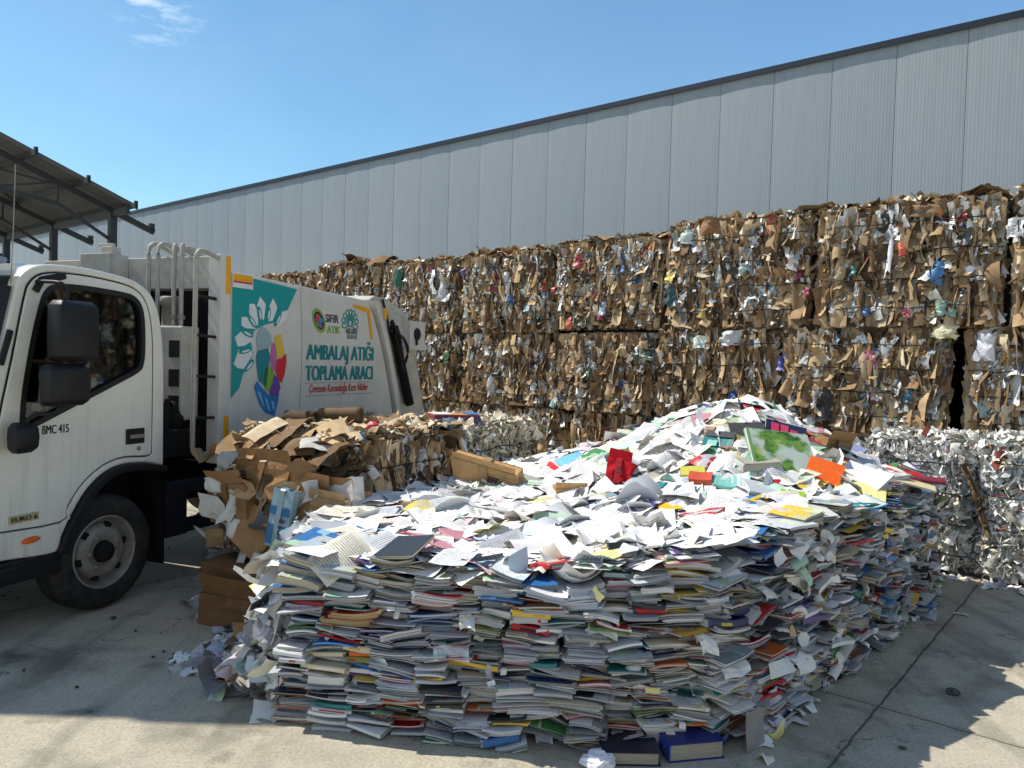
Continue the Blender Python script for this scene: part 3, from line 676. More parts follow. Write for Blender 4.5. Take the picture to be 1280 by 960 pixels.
for l in np.linspace(0.02, 1.0, 26):
    flaps(g, [tuple(bl(R.uniform(-.14, .12), l, R.uniform(.92, 1.2)))], [(R.gauss(-.2, .2), R.gauss(-.35, .2), 1)], [(-TV[0] + R.gauss(0, .4), -TV[1] + R.gauss(0, .4), R.gauss(-.25, .2))], R.uniform(.12, .3), R.uniform(.2, .36), pick(CARD + [((216, 212, 204), 2)], 1), 0, 5, 6, .05, .05, .025, .05, NR, .1)
tag(g.build('cardboard_sheets', M_CARD), 'brown cardboard sheets slumping out of the top of the bale end', 'cardboard', kind='stuff')
g = G()
n = 120; P = [tuple(bl(R.uniform(-.3, .02), R.uniform(0, 1.05), R.uniform(.2, 1.05))) for _ in range(n)]
flaps(g, P, NR.normal(0, .6, (n, 3)) + np.array([-TV[0] - .1, -TV[1], .2]), NR.normal(0, 1, (n, 3)), NR.uniform(.05, .16, n), NR.uniform(.06, .25, n), pick(CARD + MIXED[:4], n), 0, 3, 3, .3, .2, .08)
tag(g.build('cardboard_scraps', M_CARD), 'torn cardboard and film scraps between the cartons of the bale end', 'cardboard', kind='stuff')
# rolls, a red and a blue bag and a printed packet lying on the two bales
def roll(P, Lr, r, d, c, label, name='cardboard_roll'):
    g = G(); d = Vector(d).normalized(); rings = []
    a = d.cross(Vector((0, 0, 1))).normalized(); b2 = a.cross(d)
    for q, rr in ((0, r), (.1, r * 1.03), (.5, r * .96), (.9, r * 1.02), (1, r), (1, r * .8), (.04, r * .78), (0, r * .8)):
        rings.append([d * (q * Lr) + a * math.cos(t) * rr * 1.15 + b2 * (math.sin(t) * rr + r * .8) for t in [2 * math.pi * k / 18 for k in range(18)]])
    loft(g, rings, 0, True, False, True, lin(*c)); loft(g, [rings[-1], rings[0]], 0, True, False, True, lin(*c))
    return tag(g.build(name, M_CARD, None, Matrix.Translation(P)), label, 'cardboard')
roll(bl(.35, .88, 1.2), .26, .055, (TV[1], -TV[0], .02), (92, 76, 60), 'grey brown cardboard roll on the bale before the printed text')
roll(bl(.62, .8, 1.2), .32, .06, (TV[1], -TV[0] + .3, .05), (120, 98, 74), 'second brown cardboard roll with a ragged end on the cardboard bale')
def crumple(P, r, c, label, name, cat, mat=None, squash=.7, n=420):
    """a crumpled bag: folded facets round a lump"""
    g = G(); bm = bmesh.new(); bmesh.ops.create_icosphere(bm, subdivisions=3, radius=1); sd = R.random() * 50
    V = []
    for v in bm.verts:
        q = v.co; f = 1 + .35 * noise.noise(q * 2.2 + Vector((sd, 0, 0))) + .22 * noise.noise(q * 5.5 + Vector((0, sd, 0)))
        V.append((q.x * r * f, q.y * r * f, q.z * r * squash * f))
    g.add(V, [tuple(v.index for v in f.verts) for f in bm.faces], 0, lin(*c)); bm.free()
    return tag(g.build(name, mat or M_PLAST, None, Matrix.Translation(P)), label, cat)
P = at_plane(466, 540, BW, BW[0] * C0[0] + BW[1] * C0[1] + .22); crumple(P, .09, (196, 30, 50), 'crumpled red plastic bag on top of the cardboard bale', 'plastic_bag', 'bag')
P = at_plane(446, 547, BW, BW[0] * C0[0] + BW[1] * C0[1] + .10); crumple(P, .06, (60, 150, 200), 'small crumpled blue bag on top of the cardboard bale', 'plastic_bag', 'bag')

# ------------------------------------------------------------------ the truck
PAINT = solid('truck_white', (229, 226, 213), .35, 0, .5, .16, 3.0, (150, 146, 136), .25)
PAINT2 = solid('body_white', (214, 212, 204), .45, 0, .45, .3, 2.5, (150, 148, 140))
GREYP = solid('dirty_light_grey', (196, 194, 184), .55, 0, .4, .5, 5.0, (110, 102, 88))
BLACK = solid('black_plastic', (22, 23, 25), .5, 0, .35, .15, 8.0, (52, 50, 48))
DARK = solid('dark_works', (24, 24, 26), .8, 0, .2, .4, 6.0, (60, 56, 50))
RUBBER = solid('tyre_rubber', (40, 40, 41), .8, 0, .25, .5, 9.0, (88, 84, 76))
RIM = solid('rim_steel', (156, 151, 142), .55, .15, .4, .6, 14.0, (84, 70, 56))
BLUEST = solid('dark_blue_steel', (24, 30, 42), .55, 0, .4, .4)
YELLOW = solid('reflective_yellow', (238, 168, 20), .4)
RED = solid('reflective_red', (200, 40, 36), .4)
ORANGE = solid('marker_orange', (232, 110, 20), .25)
TEAL = solid('teal_print', (0, 150, 152), .4, 0, .45, .08)
GLASSM, nt, bs = new_mat('window_glass')
out = nt.nodes['Material Output']; tr = N_(nt, 'ShaderNodeBsdfTransparent'); tr.inputs[0].default_value = (.42, .46, .46, 1)
gl = N_(nt, 'ShaderNodeBsdfGlossy'); gl.inputs['Roughness'].default_value = .03; fr = N_(nt, 'ShaderNodeFresnel'); fr.inputs[0].default_value = 1.5
mx = N_(nt, 'ShaderNodeMixShader'); nt.links.new(fr.outputs[0], mx.inputs[0]); nt.links.new(tr.outputs[0], mx.inputs[1]); nt.links.new(gl.outputs[0], mx.inputs[2]); nt.links.new(mx.outputs[0], out.inputs['Surface'])
WIND, nt, bs = new_mat('windscreen_glass'); bs.inputs['Base Color'].default_value = (.012, .03, .04, 1); bs.inputs['Roughness'].default_value = .04; bs.inputs['Specular IOR Level'].default_value = .6

truck = empty('garbage_truck', TR0, RZ_T, 'white waste collection truck with a teal printed body side, parked beside the cardboard bales', 'truck')
CW = 1.95                                            # cab width
ARCH = [(.52, .905), (.40, .935), (.22, .945), (.08, .91), (-.05, .815), (-.15, .68), (-.22, .55), (-.26, .46)]
OUT = [(-.82, .50), (-.84, .95), (-.77, 1.28), (-.655, 1.50), (-.535, 2.03), (-.49, 2.12), (-.42, 2.175), (-.30, 2.205), (-.05, 2.21), (.22, 2.185), (.34, 2.15), (.42, 2.10), (.475, 2.02), (.515, 1.90), (.54, 1.72), (.552, 1.5), (.558, .90)] + ARCH + [(-.5, .475)]
DOOR = [(-.66, .655), (-.655, .95), (-.615, 1.28), (-.545, 1.62), (-.475, 1.98), (-.44, 2.08), (-.37, 2.135), (-.25, 2.155), (-.05, 2.157), (.2, 2.135), (.31, 2.10), (.375, 2.04), (.415, 1.94), (.437, 1.80), (.445, 1.6), (.447, 1.0)] + [(.40, .985), (.22, .997), (.06, .96), (-.09, .86), (-.19, .73), (-.235, .645)]
WIN = [(-.49, 1.235), (-.475, 1.45), (-.425, 1.75), (-.375, 1.96), (-.34, 2.04), (-.28, 2.075), (-.1, 2.085), (.2, 2.07), (.29, 2.045), (.335, 1.99), (.355, 1.9), (.362, 1.72), (.35, 1.615), (.31, 1.565), (.1, 1.47), (-.15, 1.36), (-.38, 1.262), (-.44, 1.238)]
def soft(P, keep=()):
    out = []; n = len(P)
    for i in range(n):
        a, b, c, d = [Vector(P[j % n]) for j in (i - 1, i, i + 1, i + 2)]
        if (c - b).length < .02: out.append(tuple(b)); continue
        if (a - b).angle(c - b) < 1.9 : a = b * 2 - c
        if (d - c).angle(b - c) < 1.9 : d = c * 2 - b
        for k in range(3):
            t = k / 3; out.append(tuple(.5 * ((2 * b) + (c - a) * t + (2 * a - 5 * b + 4 * c - d) * t * t + (3 * b - a - 3 * c + d) * t ** 3)))
    return out
def grow(P, d):
    c = (sum(p[0] for p in P) / len(P), sum(p[1] for p in P) / len(P)); o = []
    for i, p in enumerate(P):
        a, b = Vector(P[i - 1]), Vector(P[(i + 1) % len(P)]); t = (b - a).normalized(); n = Vector((t.y, -t.x))
        if (Vector(p) - Vector(c)).dot(n) < 0: n = -n
        o.append((p[0] + n.x * d, p[1] + n.y * d))
    return o
OUT0 = OUT; OUT = soft(OUT); DOOR = soft(DOOR); WIN = soft(WIN)
cab = plate('cab', OUT, [grow(DOOR, .006)], 0.0, .07, PAINT, truck, .022)
FARW = [(x, z) for x, z in WIN]
plate('side_panel', OUT, [FARW], CW, CW - .05, PAINT, cab)
g = G()                                             # roof, front, back, floor skin between the two sides
SK = [(-.84, .50), (-.84, .95), (-.77, 1.28)]
def skin(P, y0, y1, n=8, bulge=0.0):
    rings = []
    for j in range(n + 1):
        y = y0 + (y1 - y0) * j / n; b = bulge * (1 - (2 * j / n - 1) ** 4)
        rings.append([(x, y, z + b) for x, z in P])
    loft(g, rings, 0, False, False, True)
ins = grow(OUT0, -.012)
skin([ins[i] for i in range(4, 17)], .022, CW - .022, 8, .03)
skin([ins[i] for i in (0, 1, 2, 3)], .022, CW - .022, 8, 0)
g.build('roof', PAINT, cab)
g = G(); rings = []
for j in range(7):
    y = .03 + (CW - .06) * j / 6; bu = -.06 * (1 - (2 * j / 6 - 1) ** 2)
    rings.append([(ins[3][0] + bu + .004, y, 1.5), (ins[4][0] + bu - .004, y, 2.05), (ins[5][0] + bu * .6 - .002, y, 2.12)])
loft(g, rings, 0, False, False, True); g.build('windscreen', WIND, cab)
g = G()                                             # black frit frame of the windscreen next to the pillar
g.add([(-.668, -.002 + .01, 1.49), (-.545, .008, 2.05), (-.575, .07, 2.06), (-.70, .07, 1.49)], [(0, 1, 2, 3)]); g.build('windscreen_frame', BLACK, cab)
g = G(); g.box(-.8, .5, .08, CW - .08, .90, .97); g.box(.42, .45, .08, CW - .08, .97, 1.95); g.box(-.45, .42, .08, CW - .08, 2.06, 2.10)
g.add([(-.74, .08, .97), (-.42, .08, .97), (-.48, .08, 1.28), (-.72, .08, 1.36), (-.74, CW - .08, .97), (-.42, CW - .08, .97), (-.48, CW - .08, 1.28), (-.72, CW - .08, 1.36)], [(0, 1, 2, 3), (7, 6, 5, 4), (1, 5, 6, 2), (2, 6, 7, 3)])
g.build('cab_lining', solid('cab_lining', (56, 56, 58), .8), cab)
for y in (.28, 1.25):
    g = G()
    loft(g, [[(x + (z - 1.2) * .14, y + s, z) for x, s in ((.12, 0), (.30, 0), (.30, .5), (.12, .5))] for z in (1.15, 1.3, 1.55, 1.72)], 0)
    loft(g, [[(x + .06, y + s, z) for x, s in ((.13, .12), (.26, .12), (.26, .38), (.13, .38))] for z in (1.74, 1.80, 1.92, 1.96)], 0)
    g.box(-.22, .3, y, y + .5, 1.0, 1.2); g.build('seat', solid('seat_fabric', (34, 36, 42), .9), cab, None, .02)
g = G(); lathe(g, [(.19, 0), (.205, .012), (.19, .024), (.175, .012), (.19, 0)], 28, 0, 'z')
g.build('steering_wheel', BLACK, cab, Matrix.Translation((-.36, .52, 1.32)) @ Matrix.Rotation(-.9, 4, 'Y'))
o = crumple(Vector((-.30, .55, 1.40)), .09, (30, 140, 180), None, 'rag', None); o.parent = cab

door = plate('door', DOOR, [WIN], -.004, .05, PAINT, truck, .008)
plate('window_seal', grow(WIN, .014), [grow(WIN, -.018)], -.010, .03, BLACK, door)
plate('window', grow(WIN, -.014), [], .018, .022, GLASSM, door)
g = G(); tube(g, [(x, .004, z) for x, z in grow(DOOR, .003)] + [(grow(DOOR, .003)[0][0], .004, grow(DOOR, .003)[0][1])], .0045, 5); g.build('door_seam', DARK, door)
hx, hz = tk(168, 545)
g = G(); g.box(hx - .075, hx + .075, -.014, .0, hz - .052, hz + .052); hd = g.build('handle', BLACK, door, None, .012)
g = G(); g.box(hx - .05, hx + .06, -.03, -.012, hz - .014, hz + .012); g.build('grip', RIM, hd, None, .005)
g = G(); lathe(g, [(.0, -.012), (.014, -.012), (.016, 0), (0, 0)], 14, 0, 'y', hx + .03, 0, hz - .085); g.build('lock', RIM, door)
k0, z0 = tk(52, 543); k1, z1 = tk(85, 541)
tz = tk(52, 533)[1]
lettering('lettering', 'BMC 415', k0, k1, z0, z0 + .052, solid('black_print', (22, 22, 24), .5), door, -.006, .03)
k0, z0 = tk(10, 656); k1, z1 = tk(47, 644)
bd = plate('badge', [(k0, z0), (k1, z0 + .003), (k1, z0 + .048), (k0, z0 + .045)], [], -.012, .0, solid('badge_gold', (176, 168, 120), .4), cab)
lettering('lettering', 'EURO 6', k0 + .012, k1 - .012, z0 + .011, z0 + .036, solid('black_print', (22, 22, 24), .5), bd, -.0145, .03)
mxk, mz = tk(38, 675)
g = G(); V = ell(mxk, mz, .058, .02, 4, 20); loft(g, [[(x, -.001, z) for x, z in V], [(mxk + (x - mxk) * .96, -.012, mz + (z - mz) * .9) for x, z in V], [(mxk + (x - mxk) * .6, -.02, mz + (z - mz) * .5) for x, z in V]], 0); g.build('side_marker', ORANGE, cab)
g = G(); bar(g, (-.62, -.012, 1.60), (-.565, -.012, 1.80), .02, .035); g.build('deflector', BLACK, cab, None, .006)
g = G(); rings = []
for j in range(15):                                  # bowed visor added over the windscreen to shape the cab's shadow
    q = 2 * j / 14 - 1; y = .05 + (CW - .10) * j / 14; bo = -.08 * (1 - abs(q) ** 4)
    rings.append([(-.50 + bo * .3, y, 2.15), (-.68 + bo, y, 2.12), (-.68 + bo, y, 2.15), (-.50 + bo * .3, y, 2.185)])
loft(g, rings, 0, True, True, True); g.build('added_visor', PAINT, cab)
# wheel arch, step and bumper
A2 = ARCH
plate('wheel_arch', soft([(x, z) for x, z in grow(ARCH[::-1], 0)] + [(.56, .90), (.56, .86), (.50, .862), (.40, .885), (.22, .893), (.10, .862), (-.01, .775), (-.10, .65), (-.165, .53), (-.20, .44)]), [], -.035, .06, BLACK, truck, .008)
g = G(); g.box(-.95, -.22, .0, .35, .33, .47); g.box(-.97, -.5, -.02, .3, .35, .44); g.box(-1.0, -.86, .0, CW, .34, .52); g.build('bumper', BLACK, truck, None, .015)
g = G(); g.box(-.9, -.85, .04, CW - .04, .52, 1.3); fp = g.build('front_panel', PAINT, truck, None, .02)
g = G()
for k in range(5): g.box(-.912, -.898, .5, CW - .5, .92 + k * .055, .95 + k * .055)
g.build('grille', BLACK, fp)
for y0 in (.1, CW - .46):
    g = G(); g.box(-.915, -.895, y0, y0 + .36, .60, .78); hl = g.build('headlight', solid('lamp_glass', (200, 204, 206), .12, .3, .6), fp, None, .012)
    g = G(); g.box(-.918, -.905, y0 + (.0 if y0 < 1 else .29), y0 + (.07 if y0 < 1 else .36), .62, .76); g.build('indicator', ORANGE, hl, None, .006)
for y0 in (.45, 1.15):
    g = G(); tube(g, [(-.86, y0, 1.34), (-.83, y0 + .1, 1.47), (-.80, y0 + .42, 1.52)], .009, 6); g.build('wiper', BLACK, cab)
g = G(); g.box(-.28, .56, .32, 1.6, .45, .93); g.box(.3, 1.1, .35, 1.6, .5, .9); g.build('engine_bay', DARK, truck)
g = G()
for j, (x, z) in enumerate(((.50, .90), (.53, .75), (.555, .55), (.56, .2))):
    pass
loft(g, [[(x, y, z) for x, z in ((.50, .90), (.53, .75), (.555, .55), (.56, .2))] for y in (.0, .3)], 0, False, False)
loft(g, [[(x + .012, y, z) for x, z in ((.50, .90), (.53, .75), (.555, .55), (.56, .2))] for y in (.0, .3)], 0, False, False)
g.build('mudguard', BLACK, truck)
def wheel(x, y, flip=1, r=.378, w=.21):
    t = empty('wheel'); t.parent = truck; t.location = (x, y, r); t.rotation_euler = (0, 0, 0 if flip > 0 else math.pi)
    g = G(); rr = r
    prof = [(.232, .02), (.25, .0), (.30, -.012), (.345, -.005), (.365, .015), (.376, .04)]
    for k in range(5):
        y0 = .045 + k * .026
        prof += [(.378, y0), (.378, y0 + .018), (.368, y0 + .020), (.368, y0 + .024)]
    prof += [(.376, w - .03), (.365, w - .01), (.345, w), (.25, w), (.232, w - .02)]
    lathe(g, prof, 56, caps=False); g.build('tyre', RUBBER, t)
    g = G(); lathe(g, [(.236, .03), (.240, .008), (.230, .002), (.224, .02), (.214, .085), (.192, .105), (.186, .07), (.176, .045), (.150, .028), (.118, .024), (.10, .03), (.098, .032), (0, .032)], 48, caps=False)
    rm = g.build('rim', RIM, t)
    for k in range(6):
        a = 2 * math.pi * (k + .25) / 6; g = G(); c, s = math.cos(a), math.sin(a)
        lathe(g, [(0, -.002), (.024, -.002), (.026, .004), (.026, .03)], 14, 0, 'y', .168 * c, .036, .168 * s); g.build('hand_hole', DARK, rm)
    for k in range(6):
        a = 2 * math.pi * k / 6; g = G(); c, s = math.cos(a), math.sin(a)
        lathe(g, [(0, -.02), (.009, -.02), (.013, -.012), (.014, .008)], 6, 0, 'y', .108 * c, .03, .108 * s); g.build('wheel_nut', RIM, rm)
    g = G(); lathe(g, [(0, -.02), (.05, -.018), (.062, -.006), (.068, .01), (.074, .035)], 24); g.build('hub', DARK, rm)
wheel(.12, .03); wheel(.12, CW - .03, -1); wheel(2.95, .06); wheel(2.95, CW - .06, -1)
# mirrors
def mir(px0, py0, px1, py1, off, d, name='mirror'):
    a = tk(px0, py0, off); b2 = tk(px1, py1, off)
    g = G(); x0, x1, z1, z0 = a[0], b2[0], a[1], b2[1]
    loft(g, [[(x0 + e, off + y, z) for x0_, e, y in ()] for z in ()] or [[(x, off + y, z) for x, y in ((x0 + i, -d + i), (x1 - i, -d * .7 + i), (x1 - i * .5, d * .6), (x0 + i, d * .7))] for z, i in ((z0, .03), (z0 + .03, .004), ((z0 + z1) / 2, 0), (z1 - .03, .004), (z1, .03))], 0)
    return g.build(name, BLACK, truck, None, .008)
m1 = mir(66, 374, 117, 452, -.2, .07); m2 = mir(55, 455, 108, 506, -.2, .06); m3 = mir(13, 529, 45, 565, -.12, .05)
def tp(px, py, off): k, z = tk(px, py, off); return (k, off, z)
g = G(); tube(g, [tp(46, 352, -.01), tp(60, 352, -.1), tp(76, 354, -.2), tp(83, 362, -.2), tp(84, 378, -.2)], .011, 8, 0, 4); tube(g, [tp(44, 364, -.01), tp(52, 350, -.012), tp(80, 345, -.012)], .022, 8)
g.build('mirror_arm', BLACK, m1)
g = G(); tube(g, [tp(74, 500, -.2), tp(72, 512, -.2), tp(62, 517, -.18), tp(46, 518, -.14), tp(36, 524, -.12), tp(31, 534, -.12)], .011, 8, 0, 4); tube(g, [tp(46, 518, -.14), tp(36, 524, .0)], .011, 8); g.build('mirror_arm', BLACK, m2)
g = G(); tube(g, [(-.50, .06, 1.5), (-.53, .05, 1.9), (-.51, .05, 2.35), (-.50, .05, 2.75)], .0028, 6); g.build('aerial', RIM, cab)
crumple(Vector((-.05, .95, 2.27)), .10, (206, 198, 180), None, 'roof_beacon', None, GREYP, .7).parent = cab
# frame between cab and body
g = G(); g.box(1.08, 1.19, .0, .12, .85, 2.46); fr_ = g.build('frame_post', PAINT2, truck, None, .006)
for z0, z1 in ((tk(284, 368)[1], tk(284, 320)[1]), (tk(280, 560)[1], tk(280, 520)[1])):
    g = G(); g.box(1.135, 1.182, -.004, 0.0, z0, z1); g.build('reflector', YELLOW, fr_)
g = G(); g.box(1.09, 1.2, .12, 1.95, 2.2, 2.45); g.build('frame_beam', GREYP, truck, None, .006)
g = G(); g.box(1.08, 1.19, 1.85, 1.96, .85, 2.2); g.build('frame_post', PAINT2, truck)
g = G(); g.box(.90, 1.085, .96, 1.28, 1.95, 2.47); bx = g.build('frame_box', GREYP, truck, None, .005)
g = G(); g.box(.96, 1.05, 1.0, 1.12, 2.47, 2.53); g.box(.99, 1.02, 1.03, 1.2, 2.53, 2.56); g.build('lamp_bracket', GREYP, bx, None, .004)
g = G(); g.box(.98, 1.08, 1.3, 1.9, 2.26, 2.38); g.build('frame_box', solid('stained_beige', (150, 140, 118), .8, dirt=.5), truck)
g = G(); g.box(1.172, 1.192, .125, 1.84, .85, 2.19); g.build('dark_opening_sheet', DARK, truck)  # dark sheet standing for the shaded opening below the frame beam
g = G(); g.box(.92, 1.10, .22, .66, 1.18, 1.90); tank = g.build('oil_tank', GREYP, truck, None, .012)
g = G(); lathe(g, [(.07, 0), (.07, .16), (.085, .165), (.085, .22), (.07, .23), (0, .23)], 20, 0, 'z', 1.01, .42, 1.90); g.build('filler_cap', solid('cap_grey', (130, 126, 116), .6, dirt=.5), tank)
for z in (1.30, 1.50, 1.72):
    g = G(); g.box(.914, .92, .24, .34, z - .06, z + .07); g.build('level_plate', BLACK, tank)
for y, x0 in ((.28, .97), (.35, .965), (.52, .97), (.61, .965)):
    g = G(); zt = 2.505 if y < .5 else 2.545
    tube(g, [(x0, y, 1.0 if y < .5 else 1.9), (x0, y, zt - .10), (x0 + .02, y, zt - .02), (x0 + .08, y, zt), (x0 + .17, y, zt - .03), (x0 + .45, y, zt - .14)], .017, 10, 0, 4)
    pp = g.build('hydraulic_pipe', solid('pipe_white', (172, 170, 160), .55, dirt=.5, scale=14), truck)
    if y < .5:
        g = G()
        for z in (1.95, 1.82, 1.55, 1.2): lathe(g, [(.02, 0), (.028, .005), (.028, .03), (.02, .035)], 10, 0, 'z', x0, y, z)
        g.build('fitting', RIM, pp)
g = G(); tube(g, [(.86, .03, 2.40), (.87, .03, 2.435), (.91, .03, 2.46), (1.0, .03, 2.45), (1.12, .03, 2.42)], .018, 10, 0, 4); tube(g, [(.86, .03, 2.40), (.85, .03, 1.0), (.865, .03, .95), (.91, .03, .935), (1.0, .03, .935)], .018, 10)
lad = g.build('ladder', solid('pipe_white', (172, 170, 160), .55, dirt=.5, scale=14), truck)
for py in (370, 419, 470, 522):
    g = G(); z = tk(258, py)[1]; bar(g, (.86, .03, z), (1.09, .05, z - .01), .026, .022); g.build('rung', BLACK, lad)
g = G(); g.box(.62, 1.05, .15, .75, .92, 1.12); g.box(.66, .8, .2, .5, 1.1, 1.35); lathe(g, [(.07, 0), (.09, .1), (.05, .22), (0, .23)], 14, 0, 'z', .92, .3, 1.1); lathe(g, [(.05, 0), (.06, .15), (.0, .16)], 14, 0, 'z', .75, .62, 1.1)
for k in range(6): tube(g, [(.65 + k * .06, .2 + k * .05, .95), (.62 + k * .05, .12 + k * .05, 1.15), (.75 + k * .03, .2 + k * .06, 1.35), (.95, .3 + k * .04, 1.25)], .012, 6, 0, 4)
g.build('pump', DARK, truck)
g = G(); g.box(-.7, 4.1, .5, .62, .5, .72); g.box(-.7, 4.1, 1.33, 1.45, .5, .72); g.box(1.2, 4.0, .45, 1.5, .72, .86); g.build('chassis', DARK, truck)
g = G(); g.box(.63, .82, .04, .1, .36, .76); sg = g.build('side_guard', BLUEST, truck, None, .006)
for z0, z1 in ((.66, .76), (.37, .47)):
    g = G(); g.box(.82, 2.45, .05, .09, z0, z1); g.build('rail', BLUEST, sg)
# body
BODY = [(1.195, .84), (1.195, 2.345), (3.14, 2.275), (3.24, 2.14), (3.36, 1.93), (3.48, 1.66), (3.60, 1.33), (3.70, 1.0), (3.72, .84)]
body = plate('body', BODY, [], 0.0, CW, PAINT2, truck, .018)
g = G(); tube(g, [(2.03 + .05 * math.sin(math.pi * (z - .9) / 1.5), -.001, z) for z in np.linspace(.88, 2.30, 9)], .003, 5); g.build('panel_seam', solid('seam_grey', (150, 152, 152), .7), body)
def decal(name, pxs, mat, y, holes=()):
    o = plate(name, [tk(*p) for p in pxs], [], y, y, mat, body); return o
S = 1 / 4.8
def e1(x, y): return (280 + x * S, 330 + y * S)
TEALP = [(50, 128), (100, 138), (165, 142), (172, 86), (438, 152), (380, 276), (345, 285), (325, 300), (300, 350), (230, 370), (180, 400), (160, 470), (175, 540), (160, 580), (115, 655), (90, 745), (38, 808)]
decal('teal_print', [e1(*p) for p in TEALP], TEAL, -.003)
WHT = solid('white_print', (226, 228, 228), .45)
PET = [((213, 195), (248, 240), (238, 330), (215, 345), (196, 250)), ((292, 205), (318, 260), (290, 340), (262, 345), (262, 270)), ((150, 240), (180, 238), (205, 300), (200, 370), (165, 350), (148, 290)),
       ((103, 318), (140, 318), (185, 360), (190, 390), (130, 385), (103, 370)), ((62, 440), (100, 405), (165, 420), (170, 460), (120, 490), (80, 495)), ((55, 600), (85, 515), (165, 515), (170, 545), (115, 630), (80, 625)),
       ((345, 288), (385, 278), (370, 330), (320, 380), (310, 340))]
for p in PET: decal('emblem_petal', [e1(*q) for q in p], WHT, -.0045)
for cx, cy, a, b, r in ((211, 300, 48, 15, 98), (263, 302, 45, 14, 82), (320, 332, 46, 14, 66), (166, 345, 46, 15, 122), (136, 416, 42, 17, 150), (124, 520, 42, 17, 195), (147, 610, 46, 16, 232)):
    decal('emblem_ring', [e1(*q) for q in ell(cx, cy, a, b, -r if False else 180 - r)], TEAL, -.006)
    decal('emblem_slit', [e1(*q) for q in ell(cx + 3, cy + 2, a * .62, b * .38, 180 - r)], WHT, -.0075)
def C_(n, c): return solid(n, c, .45, dirt=.05)
BL = [('print_silver', (150, 176, 180), [(225, 372), (262, 400), (282, 430), (280, 480), (262, 520), (200, 520), (192, 460), (198, 410)]),
      ('print_teal', (20, 130, 140), [(200, 520), (262, 505), (275, 560), (262, 640), (250, 740), (205, 700), (192, 600), (190, 550)]),
      ('print_pink', (196, 104, 160), [(285, 470), (302, 480), (312, 560), (310, 640), (280, 640), (276, 560)]),
      ('print_yellow', (226, 190, 70), [(303, 432), (340, 418), (348, 470), (362, 535), (340, 565), (318, 560), (306, 500)]),
      ('print_red', (214, 36, 50), [(318, 570), (345, 565), (370, 535), (373, 590), (362, 660), (342, 715), (318, 680), (305, 640)]),
      ('print_green', (120, 176, 50), [(245, 625), (275, 615), (298, 650), (290, 700), (265, 765), (240, 745), (236, 680)]),
      ('print_purple', (96, 70, 150), [(298, 660), (325, 690), (336, 740), (320, 790), (285, 800), (268, 770), (290, 705)]),
      ('print_blue', (30, 120, 190), [(178, 740), (195, 700), (225, 740), (262, 780), (300, 800), (330, 770), (322, 830), (300, 912), (245, 890), (210, 840)])]
for nme, c, p in BL: decal('emblem_shape', [e1(*q) for q in p], C_(nme, c), -.005 if nme != 'print_purple' else -.0058)
LIGHTB = C_('print_light_blue', (120, 190, 220))
for p in ([(196, 760), (215, 770), (240, 860), (228, 850)], [(240, 800), (256, 812), (276, 880), (262, 878)], [(280, 820), (296, 826), (300, 876), (290, 872)]): decal('emblem_stripe', [e1(*q) for q in p], LIGHTB, -.0065)
S2 = 110 / 812
def e2(x, y): return (375 + x * S2, 370 + y * S2)
GRN = C_('print_leaf_green', (124, 180, 60)); DPUR = C_('print_deep_purple', (56, 46, 92))
decal('logo_ring', [e2(*q) for q in ell(172, 226, 118, 55, 74)], GRN, -.004); decal('logo_disc', [e2(*q) for q in ell(172, 226, 88, 42, 74)], DPUR, -.0055)
for cx, cy, c in ((160, 190, (210, 80, 60)), (190, 225, (60, 140, 190)), (160, 255, (120, 170, 70)), (182, 270, (150, 90, 160)), (150, 222, (190, 60, 110))):
    decal('logo_patch', [e2(*q) for q in ell(cx, cy, 26, 17, 60)], C_('print_%d%d' % (cx, cy), c), -.007)
def txt(body_, x0, y0, x1, name, z0=None, cap=None, mat=None, bold=.02, shear=0, slope=0):
    a = tk(*e2(x0, y0)); b2 = tk(*e2(x1, y0)); return a[0], tk(*e2(x1, y0))[0]
k0 = tk(*e2(234, 230))[0]; k1 = tk(*e2(352, 255))[0]; z0 = tk(*e2(234, 230))[1]
lettering('lettering', 'SIFIR', k0, k1, tk(*e2(290, 245))[1], tk(*e2(290, 172))[1], DPUR, body, -.004, .03)
lettering('lettering', 'ATIK', k0 + .03, k1 + .03, tk(*e2(300, 345))[1], tk(*e2(300, 277))[1], GRN, body, -.004, .03)
k0 = tk(*e2(424, 340))[0]; k1 = tk(*e2(524, 360))[0]; zc = tk(*e2(470, 352))[1]
DGREY = C_('print_dark_teal', (50, 80, 92))
lettering('lettering', 'NİLÜFER', k0, k1, zc, zc + .052, DGREY, body, -.004, .03)
zc = tk(*e2(470, 396))[1]; lettering('lettering', 'BELEDİYESİ', k0 + .02, k1, zc, zc + .036, DGREY, body, -.004, .02)
TEAL2 = C_('print_flower_teal', (60, 150, 150))
fx, fz = tk(*e2(462, 225))
for i in range(9):
    a = -20 + 220 * i / 8; g = G()
    cx, cz = fx + .085 * math.cos(rad(a)), fz + .075 * math.sin(rad(a)) - .02
    tube(g, [(x, -.003, z) for x, z in ell(cx, cz, .055, .028, a, 16)] + [(ell(cx, cz, .055, .028, a, 16)[0][0], -.003, ell(cx, cz, .055, .028, a, 16)[0][1])], .006, 5); g.build('logo_petal', TEAL2, body)
g = G(); tube(g, [(x, -.003, z) for x, z in ell(fx, fz - .02, .04, .04, 0, 16)], .006, 5); g.build('logo_petal', TEAL2, body)
TXT = C_('print_teal_text', (0, 128, 132))
